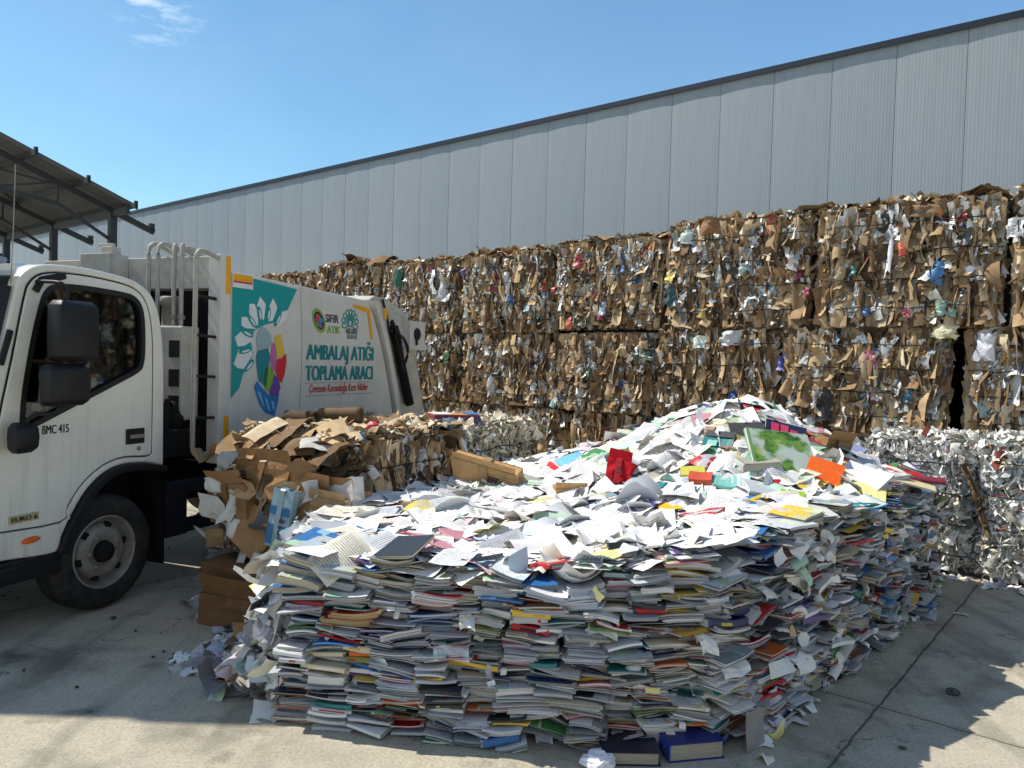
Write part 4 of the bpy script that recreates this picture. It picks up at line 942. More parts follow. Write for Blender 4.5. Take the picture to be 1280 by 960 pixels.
for t, yb, yt, xa, xb in (('AMBALAJ ATIĞI', (557, 622), (414, 0), 58, 670), ('TOPLAMA ARACI', (757, 790), (614, 0), 50, 664)):
    k0 = tk(*e2(xa, yb[0]))[0]; k1 = tk(*e2(xb, yb[1]))[0]; zb = (tk(*e2(xa, yb[0]))[1] + tk(*e2(xb, yb[1]))[1]) / 2
    zt = tk(*e2(xa + 10, yt[0]))[1]
    lettering('lettering', t, k0, k1, zb, zb + (zt - tk(*e2(xa, yb[0]))[1]) * .97, TXT, body, -.004, .05)
REDT = C_('print_red_text', (190, 44, 50)); ka = tk(*e2(84, 880))[0]; kb = tk(*e2(625, 885))[0]; za = tk(*e2(350, 880))[1]
lettering('lettering', 'Çevrenin Korunduğu Kent Nilüfer', ka, kb, za, za + .072, REDT, body, -.004, .02, .25)
for yy in (797, 908):
    a = tk(*e2(50, yy - 5)); b2 = tk(*e2(660, yy + 8)); g = G(); zz = (a[1] + b2[1]) / 2; g.box(a[0], b2[0], -.003, 0, zz, zz + .006); g.build('printed_rule', solid('seam_grey', (150, 152, 152), .7), body)
g = G(); a = tk(290, 348); b2 = tk(315, 352); g.box(a[0], b2[0], -.012, 0, 2.22, 2.34); pl = g.build('marker_plate', WHT, body)
g = G(); g.box(a[0] + .005, b2[0] - .01, -.015, -.011, 2.275, 2.325); g.build('reflector', YELLOW, pl)
g = G(); g.box(a[0] + .005, b2[0] - .01, -.0155, -.011, 2.258, 2.272); g.build('reflector', RED, pl)
decal('reflector', [(441, 380), (462, 386), (466, 424), (463, 424), (459, 391), (441, 384)], YELLOW, -.004)
# tailgate
TG = [(3.19, 2.29), (3.30, 2.34), (3.52, 2.33), (3.97, 2.20), (4.12, 1.95), (4.30, 1.45), (4.40, 1.15), (4.42, .62), (3.75, .62), (3.745, 1.0), (3.64, 1.35), (3.52, 1.68), (3.40, 1.95), (3.28, 2.16)]
tg = plate('tailgate', TG, [], .03, CW - .03, GREYP, truck, .012)
RIBP = [(3.20, 2.28), (3.30, 2.28), (3.42, 2.06), (3.56, 1.75), (3.70, 1.40), (3.80, 1.0), (3.80, .7), (3.74, .7), (3.735, 1.0), (3.62, 1.36), (3.50, 1.70), (3.38, 1.96), (3.26, 2.17)]
plate('edge_rib', RIBP, [], -.035, .03, PAINT2, tg, .006)
g = G(); tube(g, [tp(494, 414, -.03), tp(500, 450, -.03), tp(512, 505, -.03)], .05, 12); bar(g, tp(491, 408, -.03), tp(497, 430, -.03), .1, .05); g.build('cylinder', DARK, tg)
g = G(); tube(g, [tp(490, 400, -.05), tp(497, 416, -.08), tp(505, 424, -.08), tp(510, 440, -.06), tp(504, 460, -.05), tp(503, 466, -.04)], .016, 7, 0, 4); tube(g, [tp(484, 398, -.03), tp(487, 412, -.06), tp(492, 413, -.05), tp(488, 402, -.03)], .012, 7, 0, 4); tube(g, [tp(478, 374, .0), tp(484, 398, -.03)], .014, 7); tube(g, [tp(494, 416, -.06), tp(504, 464, -.06)], .014, 7); g.build('hose', BLACK, tg)
decal('reflector', [(474, 386), (478, 384), (479, 398), (476, 401)], YELLOW, -.05)
g = G(); a = tk(513, 401, -.06); b2 = tk(531, 438, -.06); g.box(a[0], b2[0], -.06, .1, b2[1], a[1]); cb = g.build('control_box', PAINT2, tg, None, .006)
g = G(); c = tk(521, 418, -.06); lathe(g, [(0, -.02), (.06, -.02), (.07, -.01), (.07, .01)], 18, 0, 'y', c[0], -.06, c[1]); tube(g, [(c[0] - .02, -.075, c[1]), (c[0] - .03, -.08, c[1] - .12)], .014, 6); g.build('push_button', BLACK, cb)

# ------------------------------------------------------------------ the heap of books, magazines and paper
def sstep(a, b, x):
    t = min(1, max(0, (x - a) / (b - a))); return t * t * (3 - 2 * t)
def hz_(x, y):
    base = .74 + .14 * sstep(.1, 1.1, x) - .05 * sstep(5.2, 6.4, y) * sstep(2.3, 3.2, x) + .03 * noise.noise((x * 1.7, y * 1.7, 0))
    return base + .50 * math.exp(-((x - 1.75) / .80) ** 2 - ((y - 5.95) / .85) ** 2) + .10 * math.exp(-((x - .3) / .6) ** 2 - ((y - 6.2) / .6) ** 2)
OUTL = [(-1.10, 4.80), (-1.14, 4.40), (-1.06, 3.60), (-.98, 3.50), (0.0, 3.36), (.62, 3.33), (.92, 3.36), (1.12, 3.50), (1.95, 4.32), (2.70, 5.15), (3.30, 5.95), (3.42, 6.20), (2.95, 6.75), (1.9, 7.4), (.9, 7.6), (.15, 7.1), (-.96, 4.98)]
def inside(x, y, P=OUTL):
    r = False; j = len(P) - 1
    for i in range(len(P)):
        if (P[i][1] > y) != (P[j][1] > y) and x < (P[j][0] - P[i][0]) * (y - P[i][1]) / (P[j][1] - P[i][1]) + P[i][0]: r = not r
        j = i
    return r
def edge_d(x, y):
    d = 9
    for i in range(len(OUTL)):
        a, b = Vector(OUTL[i - 1]), Vector(OUTL[i]); p = Vector((x, y)); t = max(0, min(1, (p - a).dot(b - a) / (b - a).length_squared))
        d = min(d, (p - a - (b - a) * t).length)
    return d if inside(x, y) else -d
def on_heap(px, py, dz=0.0):
    """where the sight line of a photo point meets the heap's surface"""
    r = ray(px, py); t = 2.5
    while t < 9:
        x, y, z = r[0] * t, t, EYE + r[2] * t
        if z < hz_(x, y) + dz and inside(x, y): return Vector((x, y, hz_(x, y) + dz))
        t += .01
    return Vector((r[0] * 6, 6, hz_(r[0] * 6, 6) + dz))
# filling: a lumpy solid under everything
g = G(); n = 90; X = np.linspace(-1.5, 3.6, n + 1); Y = np.linspace(3.2, 7.8, n + 1); idx = {}; V = []; F = []
for j in range(n + 1):
    for i in range(n + 1):
        d = edge_d(X[i], Y[j])
        if d > -.02:
            z = hz_(X[i], Y[j]) - .045 + .03 * noise.noise((X[i] * 6, Y[j] * 6, 3)) if d > .16 else 0
            idx[i, j] = len(V); V.append((X[i], Y[j], max(0, z)))
for j in range(n):
    for i in range(n):
        q = [(i, j), (i + 1, j), (i + 1, j + 1), (i, j + 1)]
        if all(k in idx for k in q) and any(V[idx[k]][2] > 0 for k in q): F.append(tuple(idx[k] for k in q))
g.add(V, F, 0, lin(150, 148, 146)); tag(g.build('paper_heap', M_HEAP), 'packed inside of the great heap of waste paper and books', 'waste paper', kind='stuff')

# --- books and magazines
NAMES_C = [('white', (226, 226, 226), 32), ('pale grey', (190, 194, 198), 24), ('cream', (218, 206, 178), 5), ('grey', (140, 146, 150), 10), ('dark', (48, 52, 58), 10), ('navy', (34, 50, 88), 5), ('blue', (50, 110, 170), 6), ('teal', (40, 130, 130), 4), ('green', (70, 130, 70), 2.5),
           ('olive', (130, 130, 60), 2), ('yellow', (226, 190, 70), 3), ('orange', (214, 110, 44), 4), ('brown', (130, 92, 60), 5), ('red', (186, 36, 44), 5), ('pink', (204, 140, 150), 3), ('purple', (96, 74, 130), 2)]
PAGE_C = [('white', (236, 234, 231), 12), ('grey white', (214, 212, 211), 8), ('bluish white', (216, 220, 230), 5), ('cream', (222, 210, 184), 2.5), ('yellowed', (200, 176, 130), 1.2)]
def wchoice(L): return R.choices(L, [q[2] for q in L])[0]
def book_geo(gp, gc, w, d, t, M, pagec, coverc, mess, spine, layers, fan=0.0):
    """pages into gp, covers into gc. local: visible edge along x at y=0, depth +y, thickness z"""
    nx = 7; xs = np.linspace(-w / 2, w / 2, nx)
    A = R.gauss(0, .008 + .02 * mess) * w * 2; Bq = R.gauss(0, .012 + .04 * mess) * w; ph = R.uniform(0, 6)
    taper = R.uniform(-.25, .25) if not spine else 0
    def zb(x, y): return A * (x / w) + Bq * (4 * x * x / w / w - .5) + .15 * mess * t * math.sin(6 * x / w + ph) + (Bq * 1.2 + fan) * (y / d) * (x / w)
    Mn = np.array(M); pc = np.array(lin(*pagec)) * R.choice((1, 1, 1, .95, .9, .7, .5)); cc = np.array(lin(*coverc))
    def tf(V):
        V = np.array(V); return V @ Mn[:3, :3].T + Mn[:3, 3]
    ct = min(.0013, t * .1); z0 = ct; tt = t - 2 * ct
    for l in range(layers):
        za, zc = z0 + tt * l / layers, z0 + tt * (l + 1) / layers
        ix = R.gauss(0, .003 + .008 * mess); iy = abs(R.gauss(0, .003 + .012 * mess)); V = []
        for y in (iy, d + iy):
            for x in xs:
                k = 1 + taper * x / w
                for z in (za, zc): V.append((x * (.985 if spine else 1) + ix, y, z * k + zb(x, y - iy)))
        V = tf(V); F = []; o = nx * 2
        for i in range(nx - 1):
            a = 2 * i
            F += [(a, a + 2, a + 3, a + 1), (o + a, o + a + 1, o + a + 3, o + a + 2), (a + 1, a + 3, o + a + 3, o + a + 1), (a, o + a, o + a + 2, a + 2)]
        a = 2 * (nx - 1); F += [(0, 1, o + 1, o), (a, o + a, o + a + 1, a + 1)]
        gp.add(V, F, 0, pc * R.uniform(.72, 1.06))
    for q in (0, 1):
        za, zc = (0, ct) if q == 0 else (t - ct, t); V = []
        ov = R.uniform(.0, .003); ix = R.gauss(0, .002 + .006 * mess); lift = abs(R.gauss(0, .25 * mess)) * t if q else 0
        for y in (-ov, d + ov):
            for x in xs:
                k = 1 + taper * x / w
                for z in (za, zc): V.append((x * (1 + 2 * ov / w) + ix, y, z * k + zb(x, y) + (lift * abs(2 * x / w) ** 2)))
        V = tf(V); F = []; o = nx * 2
        for i in range(nx - 1):
            a = 2 * i
            F += [(a, a + 2, a + 3, a + 1), (o + a, o + a + 1, o + a + 3, o + a + 2), (a + 1, a + 3, o + a + 3, o + a + 1), (a, o + a, o + a + 2, a + 2)]
        a = 2 * (nx - 1); F += [(0, 1, o + 1, o), (a, o + a, o + a + 1, a + 1)]
        uv = [((x + w / 2) / w, y / d) for y in (0, d) for x in xs for _ in (0, 1)]
        gc.add(V, F, 0 if q == 0 or R.random() < .6 else 1, cc * R.uniform(.9, 1.08), uv)
    if spine:
        V = []
        for x in xs:
            for z, y in ((0, -.001), (t * .2, -.004), (t * .8, -.004), (t, -.001)): V.append((x, y, z + zb(x, 0)))
        gc.add(tf(V), [(4 * i + j, 4 * i + 4 + j, 4 * i + 5 + j, 4 * i + 1 + j) for i in range(nx - 1) for j in range(3)], 0, cc)
        if t > .016 and R.random() < .6:            # a title band on the spine
            a, b = sorted((R.uniform(-.4, .4) * w, R.uniform(-.4, .4) * w)); V = []
            for x in (a, b):
                for z in (t * .3, t * .7): V.append((x, -.0048, z + zb(x, 0)))
            gc.add(tf(V), [(0, 2, 3, 1)], 0, lin(*R.choice(((230, 226, 216), (30, 30, 34), (200, 170, 70), (180, 40, 40)))))
ORD = ['', 'first', 'second', 'third', 'fourth', 'fifth', 'sixth', 'seventh', 'eighth', 'ninth', 'tenth', 'eleventh', 'twelfth', 'thirteenth', 'fourteenth', 'fifteenth', 'sixteenth', 'seventeenth', 'eighteenth', 'nineteenth', 'twentieth']
def ordn(i):
    if i <= 20: return ORD[i]
    te = ['twenty', 'thirty', 'forty', 'fifty', 'sixty', 'seventy'][i // 10 - 2]
    tz = ['twentieth', 'thirtieth', 'fortieth', 'fiftieth', 'sixtieth', 'seventieth'][i // 10 - 2]
    return tz if i % 10 == 0 else te + '-' + ORD[i % 10]
slots = []
def bound(name, gp, gc, M, mats):
    o = empty(name); o.matrix_local = M
    gp.build('pages', M_PAGE, o); gc.build('cover', mats, o); return o
def columns(path, name, step0, step1, mess0, mess1, tiers):
    """stacks side by side in tiers along a path of ground points, seen from outside"""
    P = [Vector(p) for p in path]; tot = sum((P[i + 1] - P[i]).length for i in range(len(P) - 1))
    for ti in range(tiers):
        s = R.uniform(-.08, .02); ci = 0
        while s < tot - .06:
            st = R.uniform(step0, step1); m = max(.02, min(tot - .02, s + st / 2)); acc = 0
            for i in range(len(P) - 1):
                L = (P[i + 1] - P[i]).length
                if acc + L >= m or i == len(P) - 2:
                    q = P[i] + (P[i + 1] - P[i]) * min(1, (m - acc) / L); dr = (P[i + 1] - P[i]).normalized(); break
                acc += L
            ci += 1; inn = Vector((-dr.y, dr.x)); yaw = math.atan2(dr.y, dr.x); fr = m / tot
            mess = (mess0 + (mess1 - mess0) * fr) * R.uniform(.6, 1.3)
            full = hz_(q.x + inn.x * .15, q.y + inn.y * .15)
            def lvl(k): return 0 if k <= 0 else (full + R.uniform(-.07, .07) if k >= tiers else full * k / tiers + .022 * math.sin(m * 5 + k * 2) + .012 * math.sin(m * 17 + k * 3))
            z = lvl(ti); top = lvl(ti + 1); k = 0; leanx = R.gauss(0, .05); tilt = R.gauss(0, .02 + .03 * mess); zb0 = z
            inset = R.gauss(0, .022) + .012 * (ti == tiers - 1); run = None; stw = st
            while z < top - .004:
                k += 1
                if run is None or R.random() < .3:
                    thick = R.random() < .7; run = (wchoice(NAMES_C), wchoice(PAGE_C), thick, R.choice((.009, .011, .014, .017, .022, .032)) if thick else R.uniform(.004, .009), R.random() < (.26 if thick else .12))
                    stw = st * R.uniform(.86, 1.16)
                cov, pag, thick, tb, sp = run
                if R.random() < .5: cov = wchoice(NAMES_C)
                t = tb * R.uniform(.8, 1.25)
                tilt = tilt * .8 + R.gauss(0, .022 + .05 * mess) + R.choice((0,) * 9 + (.12, -.12))
                off = inset + R.gauss(0, .010 + .018 * mess) + R.choice((0, 0, 0, 0, 0, -.05 * mess, .05, .035))
                w = stw * R.uniform(.94, 1.05); d = R.uniform(.19, .30)
                pos = q + inn * off + dr * (leanx * (z - zb0) + R.gauss(0, .006 + .022 * mess))
                M = Matrix.Translation((pos.x, pos.y, z)) @ Matrix.Rotation(yaw + R.gauss(0, .03 + .16 * mess), 4, 'Z') @ Matrix.Rotation(tilt, 4, 'Y') @ Matrix.Rotation(R.gauss(-.02, .03 + .08 * mess), 4, 'X')
                slots.append(dict(path=name, tier=ti, tiers=tiers, col=ci, row=k, M=M, w=w, d=d, t=t, cov=cov, pag=pag, thick=thick, mess=mess, spine=sp, dist=math.hypot(pos.x, pos.y), z=z))
                z += t * R.uniform(.97, 1.06) + R.choice((.0005, .001, .002, .005)) + .002 * mess
            s += st * .98
columns([(-1.02, 3.50), (-.5, 3.42), (0.0, 3.36), (.62, 3.32), (.95, 3.36)], 'front', .13, .22, .36, .56, 6)
columns([(.97, 3.37), (1.14, 3.50), (1.95, 4.32), (2.70, 5.15), (3.30, 5.95), (3.42, 6.2)], 'right', .13, .23, .65, 1.05, 6)
columns([(-1.16, 4.65), (-1.10, 4.1), (-1.05, 3.62)], 'left', .17, .25, .9, .5, 2)
def pieces(gp, gc, s):
    lay = 1 if s['t'] < .008 else (2 if s['t'] < .016 else R.choice((2, 3, 4)))
    book_geo(gp, gc, s['w'], s['d'], s['t'], Matrix() if s.get('own') else s['M'], s['pag'][1], s['cov'][1], s['mess'], s['spine'], lay, R.gauss(0, .02) if s['mess'] > .8 else 0)
vis = {'front': 1.0, 'right': 1.08, 'left': 1.35}
slots.sort(key=lambda s: s['dist'] * vis[s['path']] / (.5 + 18 * s['t']) if s['path'] != 'left' else 99)
nb = {True: 0, False: 0}; rest = []
def where(s):
    ti = ('bottom-tier', 'second-tier', 'third-tier', 'fourth-tier', 'fifth-tier', 'top-tier')[s['tier']]
    return f"{ordn(s['row'])} up, {ordn(s['col'])} {ti} stack, " + {'front': 'front wall', 'right': 'right side', 'left': 'left end'}[s['path']]
def make_book(s, label, group):
    s['own'] = True
    gp, gc = G(), G(); pieces(gp, gc, s)
    nm = 'book' if s['thick'] else 'magazine'
    o = bound(nm, gp, gc, s['M'], [M_COVER, M_PICT])
    return tag(o, label, nm, group)
for s in slots:
    if nb[s['thick']] < 292 and s['path'] != 'left':
        nb[s['thick']] += 1
        adj = ('thick ' if s['t'] > .03 else '') if s['thick'] else 'thin '
        lb = f"{adj}{s['cov'][0]} {'book' if s['thick'] else 'magazine'}, {s['pag'][0]} pages, {where(s)}"
        make_book(s, lb, 'books stacked in the heap walls' if s['thick'] else 'magazines stacked in the heap walls')
    else: rest.append(s)
gp, gc = G(), G()
for s in rest: pieces(gp, gc, s)
# one object: pages and covers merged
gm = G(); gm.V, gm.L, gm.S, gm.C, gm.U, gm.sm, gm.n = list(gp.V), list(gp.L), list(gp.S), list(gp.C), list(gp.U), list(gp.sm), gp.n; gm.M = list(gp.M)
for V, L, S, C, U, sm, m in zip(gc.V, gc.L, gc.S, gc.C, gc.U, gc.sm, gc.M): gm.V.append(V); gm.L.append(L + gp.n); gm.S.append(S); gm.C.append(C); gm.U.append(U); gm.sm.append(sm); gm.M.append(m + 1)
gm.n += gc.n
tag(gm.build('stacked_books', [M_PAGE, M_COVER, M_PICT]), 'farther stacked books and magazines of the heap walls', 'books', kind='stuff')

# --- things lying on the heap
def slope_n(x, y):
    e = .06; return Vector((-(hz_(x + e, y) - hz_(x - e, y)) / 2 / e, -(hz_(x, y + e) - hz_(x, y - e)) / 2 / e, 1)).normalized()
MARKS = []
def lie(P, yaw, tilt=0.0, roll=0.0):
    n = slope_n(P.x, P.y); q = Vector((0, 0, 1)).rotation_difference(n).to_matrix().to_4x4()
    return Matrix.Translation(P) @ q @ Matrix.Rotation(yaw, 4, 'Z') @ Matrix.Rotation(tilt, 4, 'X') @ Matrix.Rotation(roll, 4, 'Y')
def lying_book(px, py, w, d, t, c, yaw, tilt, label, name='book', cat='book', pag=(226, 226, 222), prints=None, roll=0.0, dz=.03, mark=None, mess=.35):
    P = on_heap(px, py, dz); M = lie(P, yaw, tilt, roll) @ Matrix.Translation((0, -d / 2, 0))
    gp, gc = G(), G(); book_geo(gp, gc, w, d, t, Matrix(), pag, c, mess, t > .012, 2 if t > .01 else 1)
    o = bound(name, gp, gc, M, [M_COVER, M_COVER])
    if prints:
        g = G()
        for (u0, v0, u1, v1, cc) in prints:
            nu = 6
            V = [(-w / 2 + w * (u0 + (u1 - u0) * i / nu), d * v, t * 1.25 + .006 + .0004 * len(g.V)) for v in (v0, v1) for i in range(nu + 1)]
            g.add(V, [(i, i + 1, nu + 2 + i, nu + 1 + i) for i in range(nu)], 0, lin(*cc))
        g.build('printed_panel', M_LAND if name == 'album' else M_COVER, o)
    if mark: MARKS.append((P, mark))
    return tag(o, label, cat)
m, nt, bs = new_mat('landscape_print'); tc = N_(nt, 'ShaderNodeTexCoord').outputs['Object']
a_ = noise_n(nt, mapping(nt, tc, (5, 9, 1), (0, 0, .4)), 1.6, 5, .65); b_ = noise_n(nt, mapping(nt, tc, (3, 3, 1), (0, 0, 0), (4, 2, 0)), 2.2, 3)
c_ = mixc(nt, ramp(nt, a_, .38, .55), lin(38, 96, 34), lin(126, 168, 66)); c_ = mixc(nt, ramp(nt, b_, .46, .56), c_, lin(206, 216, 200)); c_ = mixc(nt, ramp(nt, a_, .60, .68), c_, lin(196, 200, 90))
nt.links.new(c_, bs.inputs['Base Color']); bs.inputs['Roughness'].default_value = .3; M_LAND = m
GRS = [(.03, .03, .97, .97, (206, 216, 190))]
lying_book(976, 572, .46, .36, .03, (150, 190, 130), .12, .55, 'large green and white landscape printed album tilted up on the heap', 'album', 'album', prints=GRS, roll=.12, dz=.10, mark='green album', mess=.0)
lying_book(1030, 590, .21, .17, .016, (232, 100, 24), -.5, .5, 'bright orange folder propped open right of the green album', 'folder', 'folder', dz=.08, mark='orange folder', mess=.1)
lying_book(990, 619, .13, .09, .012, (150, 190, 40), -.35, .15, 'small lime green notepad on white sheets below the green album', 'notepad', 'notepad', dz=.05, mark='lime notepad')
lying_book(984, 630, .2, .16, .004, (226, 214, 216), -.3, .1, 'white calendar sheet with rows of dark boxes and a red edge', 'calendar', 'calendar', dz=.05, prints=[(0, 0, .03, 1, (190, 40, 60)), (0, .95, 1, 1, (190, 40, 60))] + [(.1 + .22 * i, .1 + .28 * j, .24 + .22 * i, .26 + .28 * j, (60, 60, 66)) for i in range(4) for j in range(3)], mark='calendar sheet', mess=.1)
lying_book(515, 673, .18, .15, .008, (220, 36, 44), -.35, .05, 'bright red folder lying on a book stack at the front', 'folder', 'folder', dz=.045, mark='red folder')
lying_book(468, 664, .24, .2, .012, (30, 110, 140), -.25, .0, 'blue teal magazine with white lettering strip lying at the front left', 'magazine', 'magazine', dz=.04, prints=[(.3, .5, .55, .75, (180, 210, 220)), (.6, .2, .9, .3, (120, 180, 200))], mark='blue magazine')
lying_book(814, 632, .17, .13, .006, (92, 70, 150), -.3, .1, 'purple printed leaflet beside the yellow card', 'leaflet', 'leaflet', dz=.05, prints=[(.1, .1, .5, .45, (200, 190, 220))], mark='purple leaflet')
lying_book(838, 634, .12, .1, .005, (232, 180, 40), -.15, .1, 'yellow card right of the purple leaflet', 'card', 'card', dz=.055, mark='yellow card')
lying_book(898, 553, .2, .17, .01, (30, 120, 118), -.6, .35, 'teal booklet with dark header lying on the upper left of the heap', 'booklet', 'booklet', dz=.06, prints=[(0, .7, 1, 1, (30, 40, 46)), (.15, .2, .5, .5, (130, 190, 180))], mark='teal booklet')
lying_book(934, 539, .24, .14, .012, (78, 76, 74), .05, .3, 'dark grey folder near the top of the heap', 'folder', 'folder', dz=.06, mark='dark grey folder')
lying_book(981, 543, .28, .18, .012, (40, 46, 80), -.15, .4, 'navy magazine with pink squares near the heap top', 'magazine', 'magazine', dz=.06, prints=[(.12, .2, .32, .85, (206, 60, 100)), (.36, .2, .56, .85, (210, 70, 100)), (.6, .2, .8, .7, (206, 64, 104))], mark='navy magazine')
lying_book(946, 585, .24, .16, .05, (166, 162, 148), .08, -.2, 'thick grey book with brown back below the green album', dz=.06, mark='thick grey book')
lying_book(914, 604, .22, .15, .02, (130, 190, 180), -.25, .1, 'pale teal booklet lying flat left of the lime notepad', 'booklet', 'booklet', dz=.05, mark='pale teal booklet')
lying_book(876, 602, .14, .11, .04, (206, 84, 50), -.3, .1, 'orange red thick book with yellow neighbour on the heap', dz=.05, mark='orange red book')
lying_book(866, 594, .15, .12, .03, (206, 200, 80), -.2, .1, 'yellow green book tucked behind the orange red one', dz=.05)
lying_book(1000, 640, .3, .24, .012, (196, 196, 190), .1, .02, 'wide grey magazine on top of the right corner stacks', 'magazine', 'magazine', dz=.05)
lying_book(1070, 645, .26, .18, .01, (50, 150, 190), .3, .05, 'sky blue printed magazine on the right edge of the heap', 'magazine', 'magazine', dz=.05, prints=[(.05, .1, .9, .3, (40, 120, 90))], mark='sky blue magazine')
lying_book(680, 587, .2, .16, .006, (214, 40, 40), .4, .1, 'red and white leaflet behind the white sheets', 'leaflet', 'leaflet', dz=.05, mark='red leaflet')
lying_book(716, 575, .22, .17, .006, (120, 190, 210), .3, .2, 'pale blue leaflet on the left flank of the heap', 'leaflet', 'leaflet', dz=.05, mark='pale blue leaflet')
lying_book(1060, 560, .22, .16, .006, (150, 160, 200), -.6, .5, 'lavender folder right of the orange folder', 'folder', 'folder', dz=.08, mark='lavender folder')
lying_book(1080, 596, .3, .2, .01, (226, 222, 226), -.9, .35, 'white ring folder sliding down the right flank of the heap', 'folder', 'folder', dz=.06, mark='white folder')
lying_book(1130, 612, .36, .2, .01, (222, 206, 160), -.45, .05, 'cream magazine on the far right end of the heap', 'magazine', 'magazine', dz=.05)
lying_book(1150, 620, .3, .2, .02, (120, 30, 50), -.45, .0, 'dark red book at the far right end of the heap', dz=.02)
lying_book(726, 628, .26, .12, .012, (96, 52, 52), .15, .05, 'dark brown ring binder strip among white sheets', 'folder', 'folder', dz=.04)
lying_book(640, 655, .25, .1, .012, (60, 40, 42), -.05, .05, 'black brown folder under white sheets behind the front stacks', 'folder', 'folder', dz=.04)
# a red carton standing open, a kraft carton, a brown paper carton
def kraft(px, py, w, d, h, yaw, pit, rl, c, label, dz=.0, mark=None):
    P = on_heap(px, py, dz)
    if mark: MARKS.append((P, mark))
    return carton(P, w, d, h, yaw, pit, rl, c, label, flapn=1)
kraft(775, 606, .17, .16, .16, -.45, -.25, .15, (196, 30, 40), 'small red carton standing among white sheets', .0, 'red carton')
kraft(612, 604, .52, .14, .16, -.35, .3, .22, (196, 158, 110), 'tan cardboard carton lying on its side at the back left of the heap', .04, 'tan carton')
kraft(1030, 570, .22, .2, .14, .3, .2, .1, (150, 118, 84), 'brown paper carton half buried right of the green album', -.02)
kraft(418, 634, .26, .14, .07, -.3, .1, .1, (160, 138, 104), 'flat tan carton at the back left edge of the heap', .02)
kraft(718, 616, .26, .12, .04, .1, .1, .0, (186, 150, 106), 'flat tan carton strip left of the red carton', .02)
for (px, py, r, c, lb) in ((905, 535, .11, (222, 212, 186), 'crumpled cream paper bag near the top left of the heap'), (978, 519, .10, (216, 190, 176), 'crumpled pale pink wrapping at the top of the heap'), (1010, 523, .10, (226, 214, 200), 'crumpled off white wrapping at the top right of the heap'),
                        (590, 642, .055, (216, 212, 190), 'crumpled cream paper among white sheets'), (790, 545, .07, (70, 170, 160), 'crumpled teal film on the left shoulder of the heap')):
    P = on_heap(px, py, .02); crumple(P, r, c, lb, 'crumpled_paper', 'waste paper', M_PAPER, .6)
# brown bag at heap middle
# --- loose sheets
SHC = [((230, 228, 224), 16), ((222, 222, 222), 9), ((228, 220, 202), 4), ((206, 208, 212), 4), ((226, 196, 196), .5), ((196, 214, 226), .8), ((232, 220, 150), .5), ((170, 200, 180), .4)]
def sheet_geo(g, P, n, L, w, h, c, mat, curl, cr=.01): flaps(g, [tuple(P)], [tuple(n)], [tuple(L)], w, h, [c], mat, 6, 8, curl, curl * .8, cr, .015, NR, R.choice((0, 0, 0, 0, 0, .25)))
cand = []
tries = 0
while len(cand) < 1600 and tries < 20000:
    tries += 1
    x, y = R.uniform(-1.4, 3.5), R.uniform(3.3, 7.4)
    if edge_d(x, y) < .1: continue
    if y > 6.7 and R.random() < .5: continue
    cand.append((x, y))
def heapish(x, y): return math.exp(-((x - 1.75) / 1.0) ** 2 - ((y - 6.0) / 1.0) ** 2)
loose = []
for x, y in cand:
    hp = heapish(x, y); P = Vector((x, y, hz_(x, y) + .055 * len(loose) / 1600))
    wild = .05 + .16 * hp + (.25 if R.random() < .12 else 0)
    n = (slope_n(x, y) + Vector((R.gauss(0, wild), R.gauss(-.05, wild), 0))).normalized()
    a = R.uniform(0, 2 * math.pi); L = Vector((math.cos(a), math.sin(a), 0))
    s = R.choice((1, 1, 1, .95, .9, .8, .6)); r = R.random()
    pic = r < .10 + .42 * hp; text = not pic and r < .72
    c = pick(SHC, 1, var=.03)[0]
    if pic and R.random() < .6: c = np.array(lin(*R.choice(NAMES_C)[1]))
    loose.append(dict(P=P, n=n, L=L, w=.21 * s, h=.297 * s, c=c, mat=2 if pic else (1 if text else 0), curl=abs(R.gauss(.06, .09)), cr=R.choice((.005, .005, .008, .012, .03)), d=P.length - s * 1.2))
loose.sort(key=lambda q: q['d'])
SM = [M_PAPER, M_TEXT, M_PICT]
def describe(q):
    what = ('small ' if q['w'] < .12 else '') + ('colour printed page' if q['mat'] == 2 else ('sheet with grey print' if q['mat'] == 1 else 'blank white sheet'))
    st = 'curled ' if q['curl'] > .16 else ('upright ' if q['n'].z < .72 else ('slanting ' if q['n'].z < .9 else 'flat '))
    P = q['P']; D = sorted(((m[0] - P).length, i) for i, m in enumerate(MARKS)); d, i = D[0]; m = MARKS[i]
    dx, dy = P.x - m[0].x, P.y - m[0].y
    rel = ('right of' if dx > 0 else 'left of') if abs(dx) > abs(dy) else ('behind' if dy > 0 else 'in front of')
    far = 'just ' if d < .25 else ('' if d < .5 else 'well ')
    return f"{st}{what} {far}{rel} the {m[1]}"
single = [q for q in loose if q['mat'] == 0 or True][:270]
sid = set(id(q) for q in single)
for q in single:
    g = G(); sheet_geo(g, (0, 0, 0), q['n'], q['L'], q['w'], q['h'], q['c'], 0, q['curl'], q['cr'])
    o = g.build('paper_sheet' if q['mat'] < 2 else 'printed_page', SM[q['mat']], None, Matrix.Translation(q['P']))
    tag(o, describe(q), 'paper sheet', 'loose sheets on the paper heap')
g = G()
for q in loose:
    if id(q) in sid: continue
    sheet_geo(g, q['P'], q['n'], q['L'], q['w'], q['h'], q['c'], q['mat'], q['curl'], q['cr'])
n = 130; P = []                                      # torn bits and crumpled scraps between
while len(P) < n:
    x, y = R.uniform(-1.4, 3.5), R.uniform(3.3, 7.4)
    if edge_d(x, y) > .05: P.append((x, y, hz_(x, y) + R.uniform(-.01, .06)))
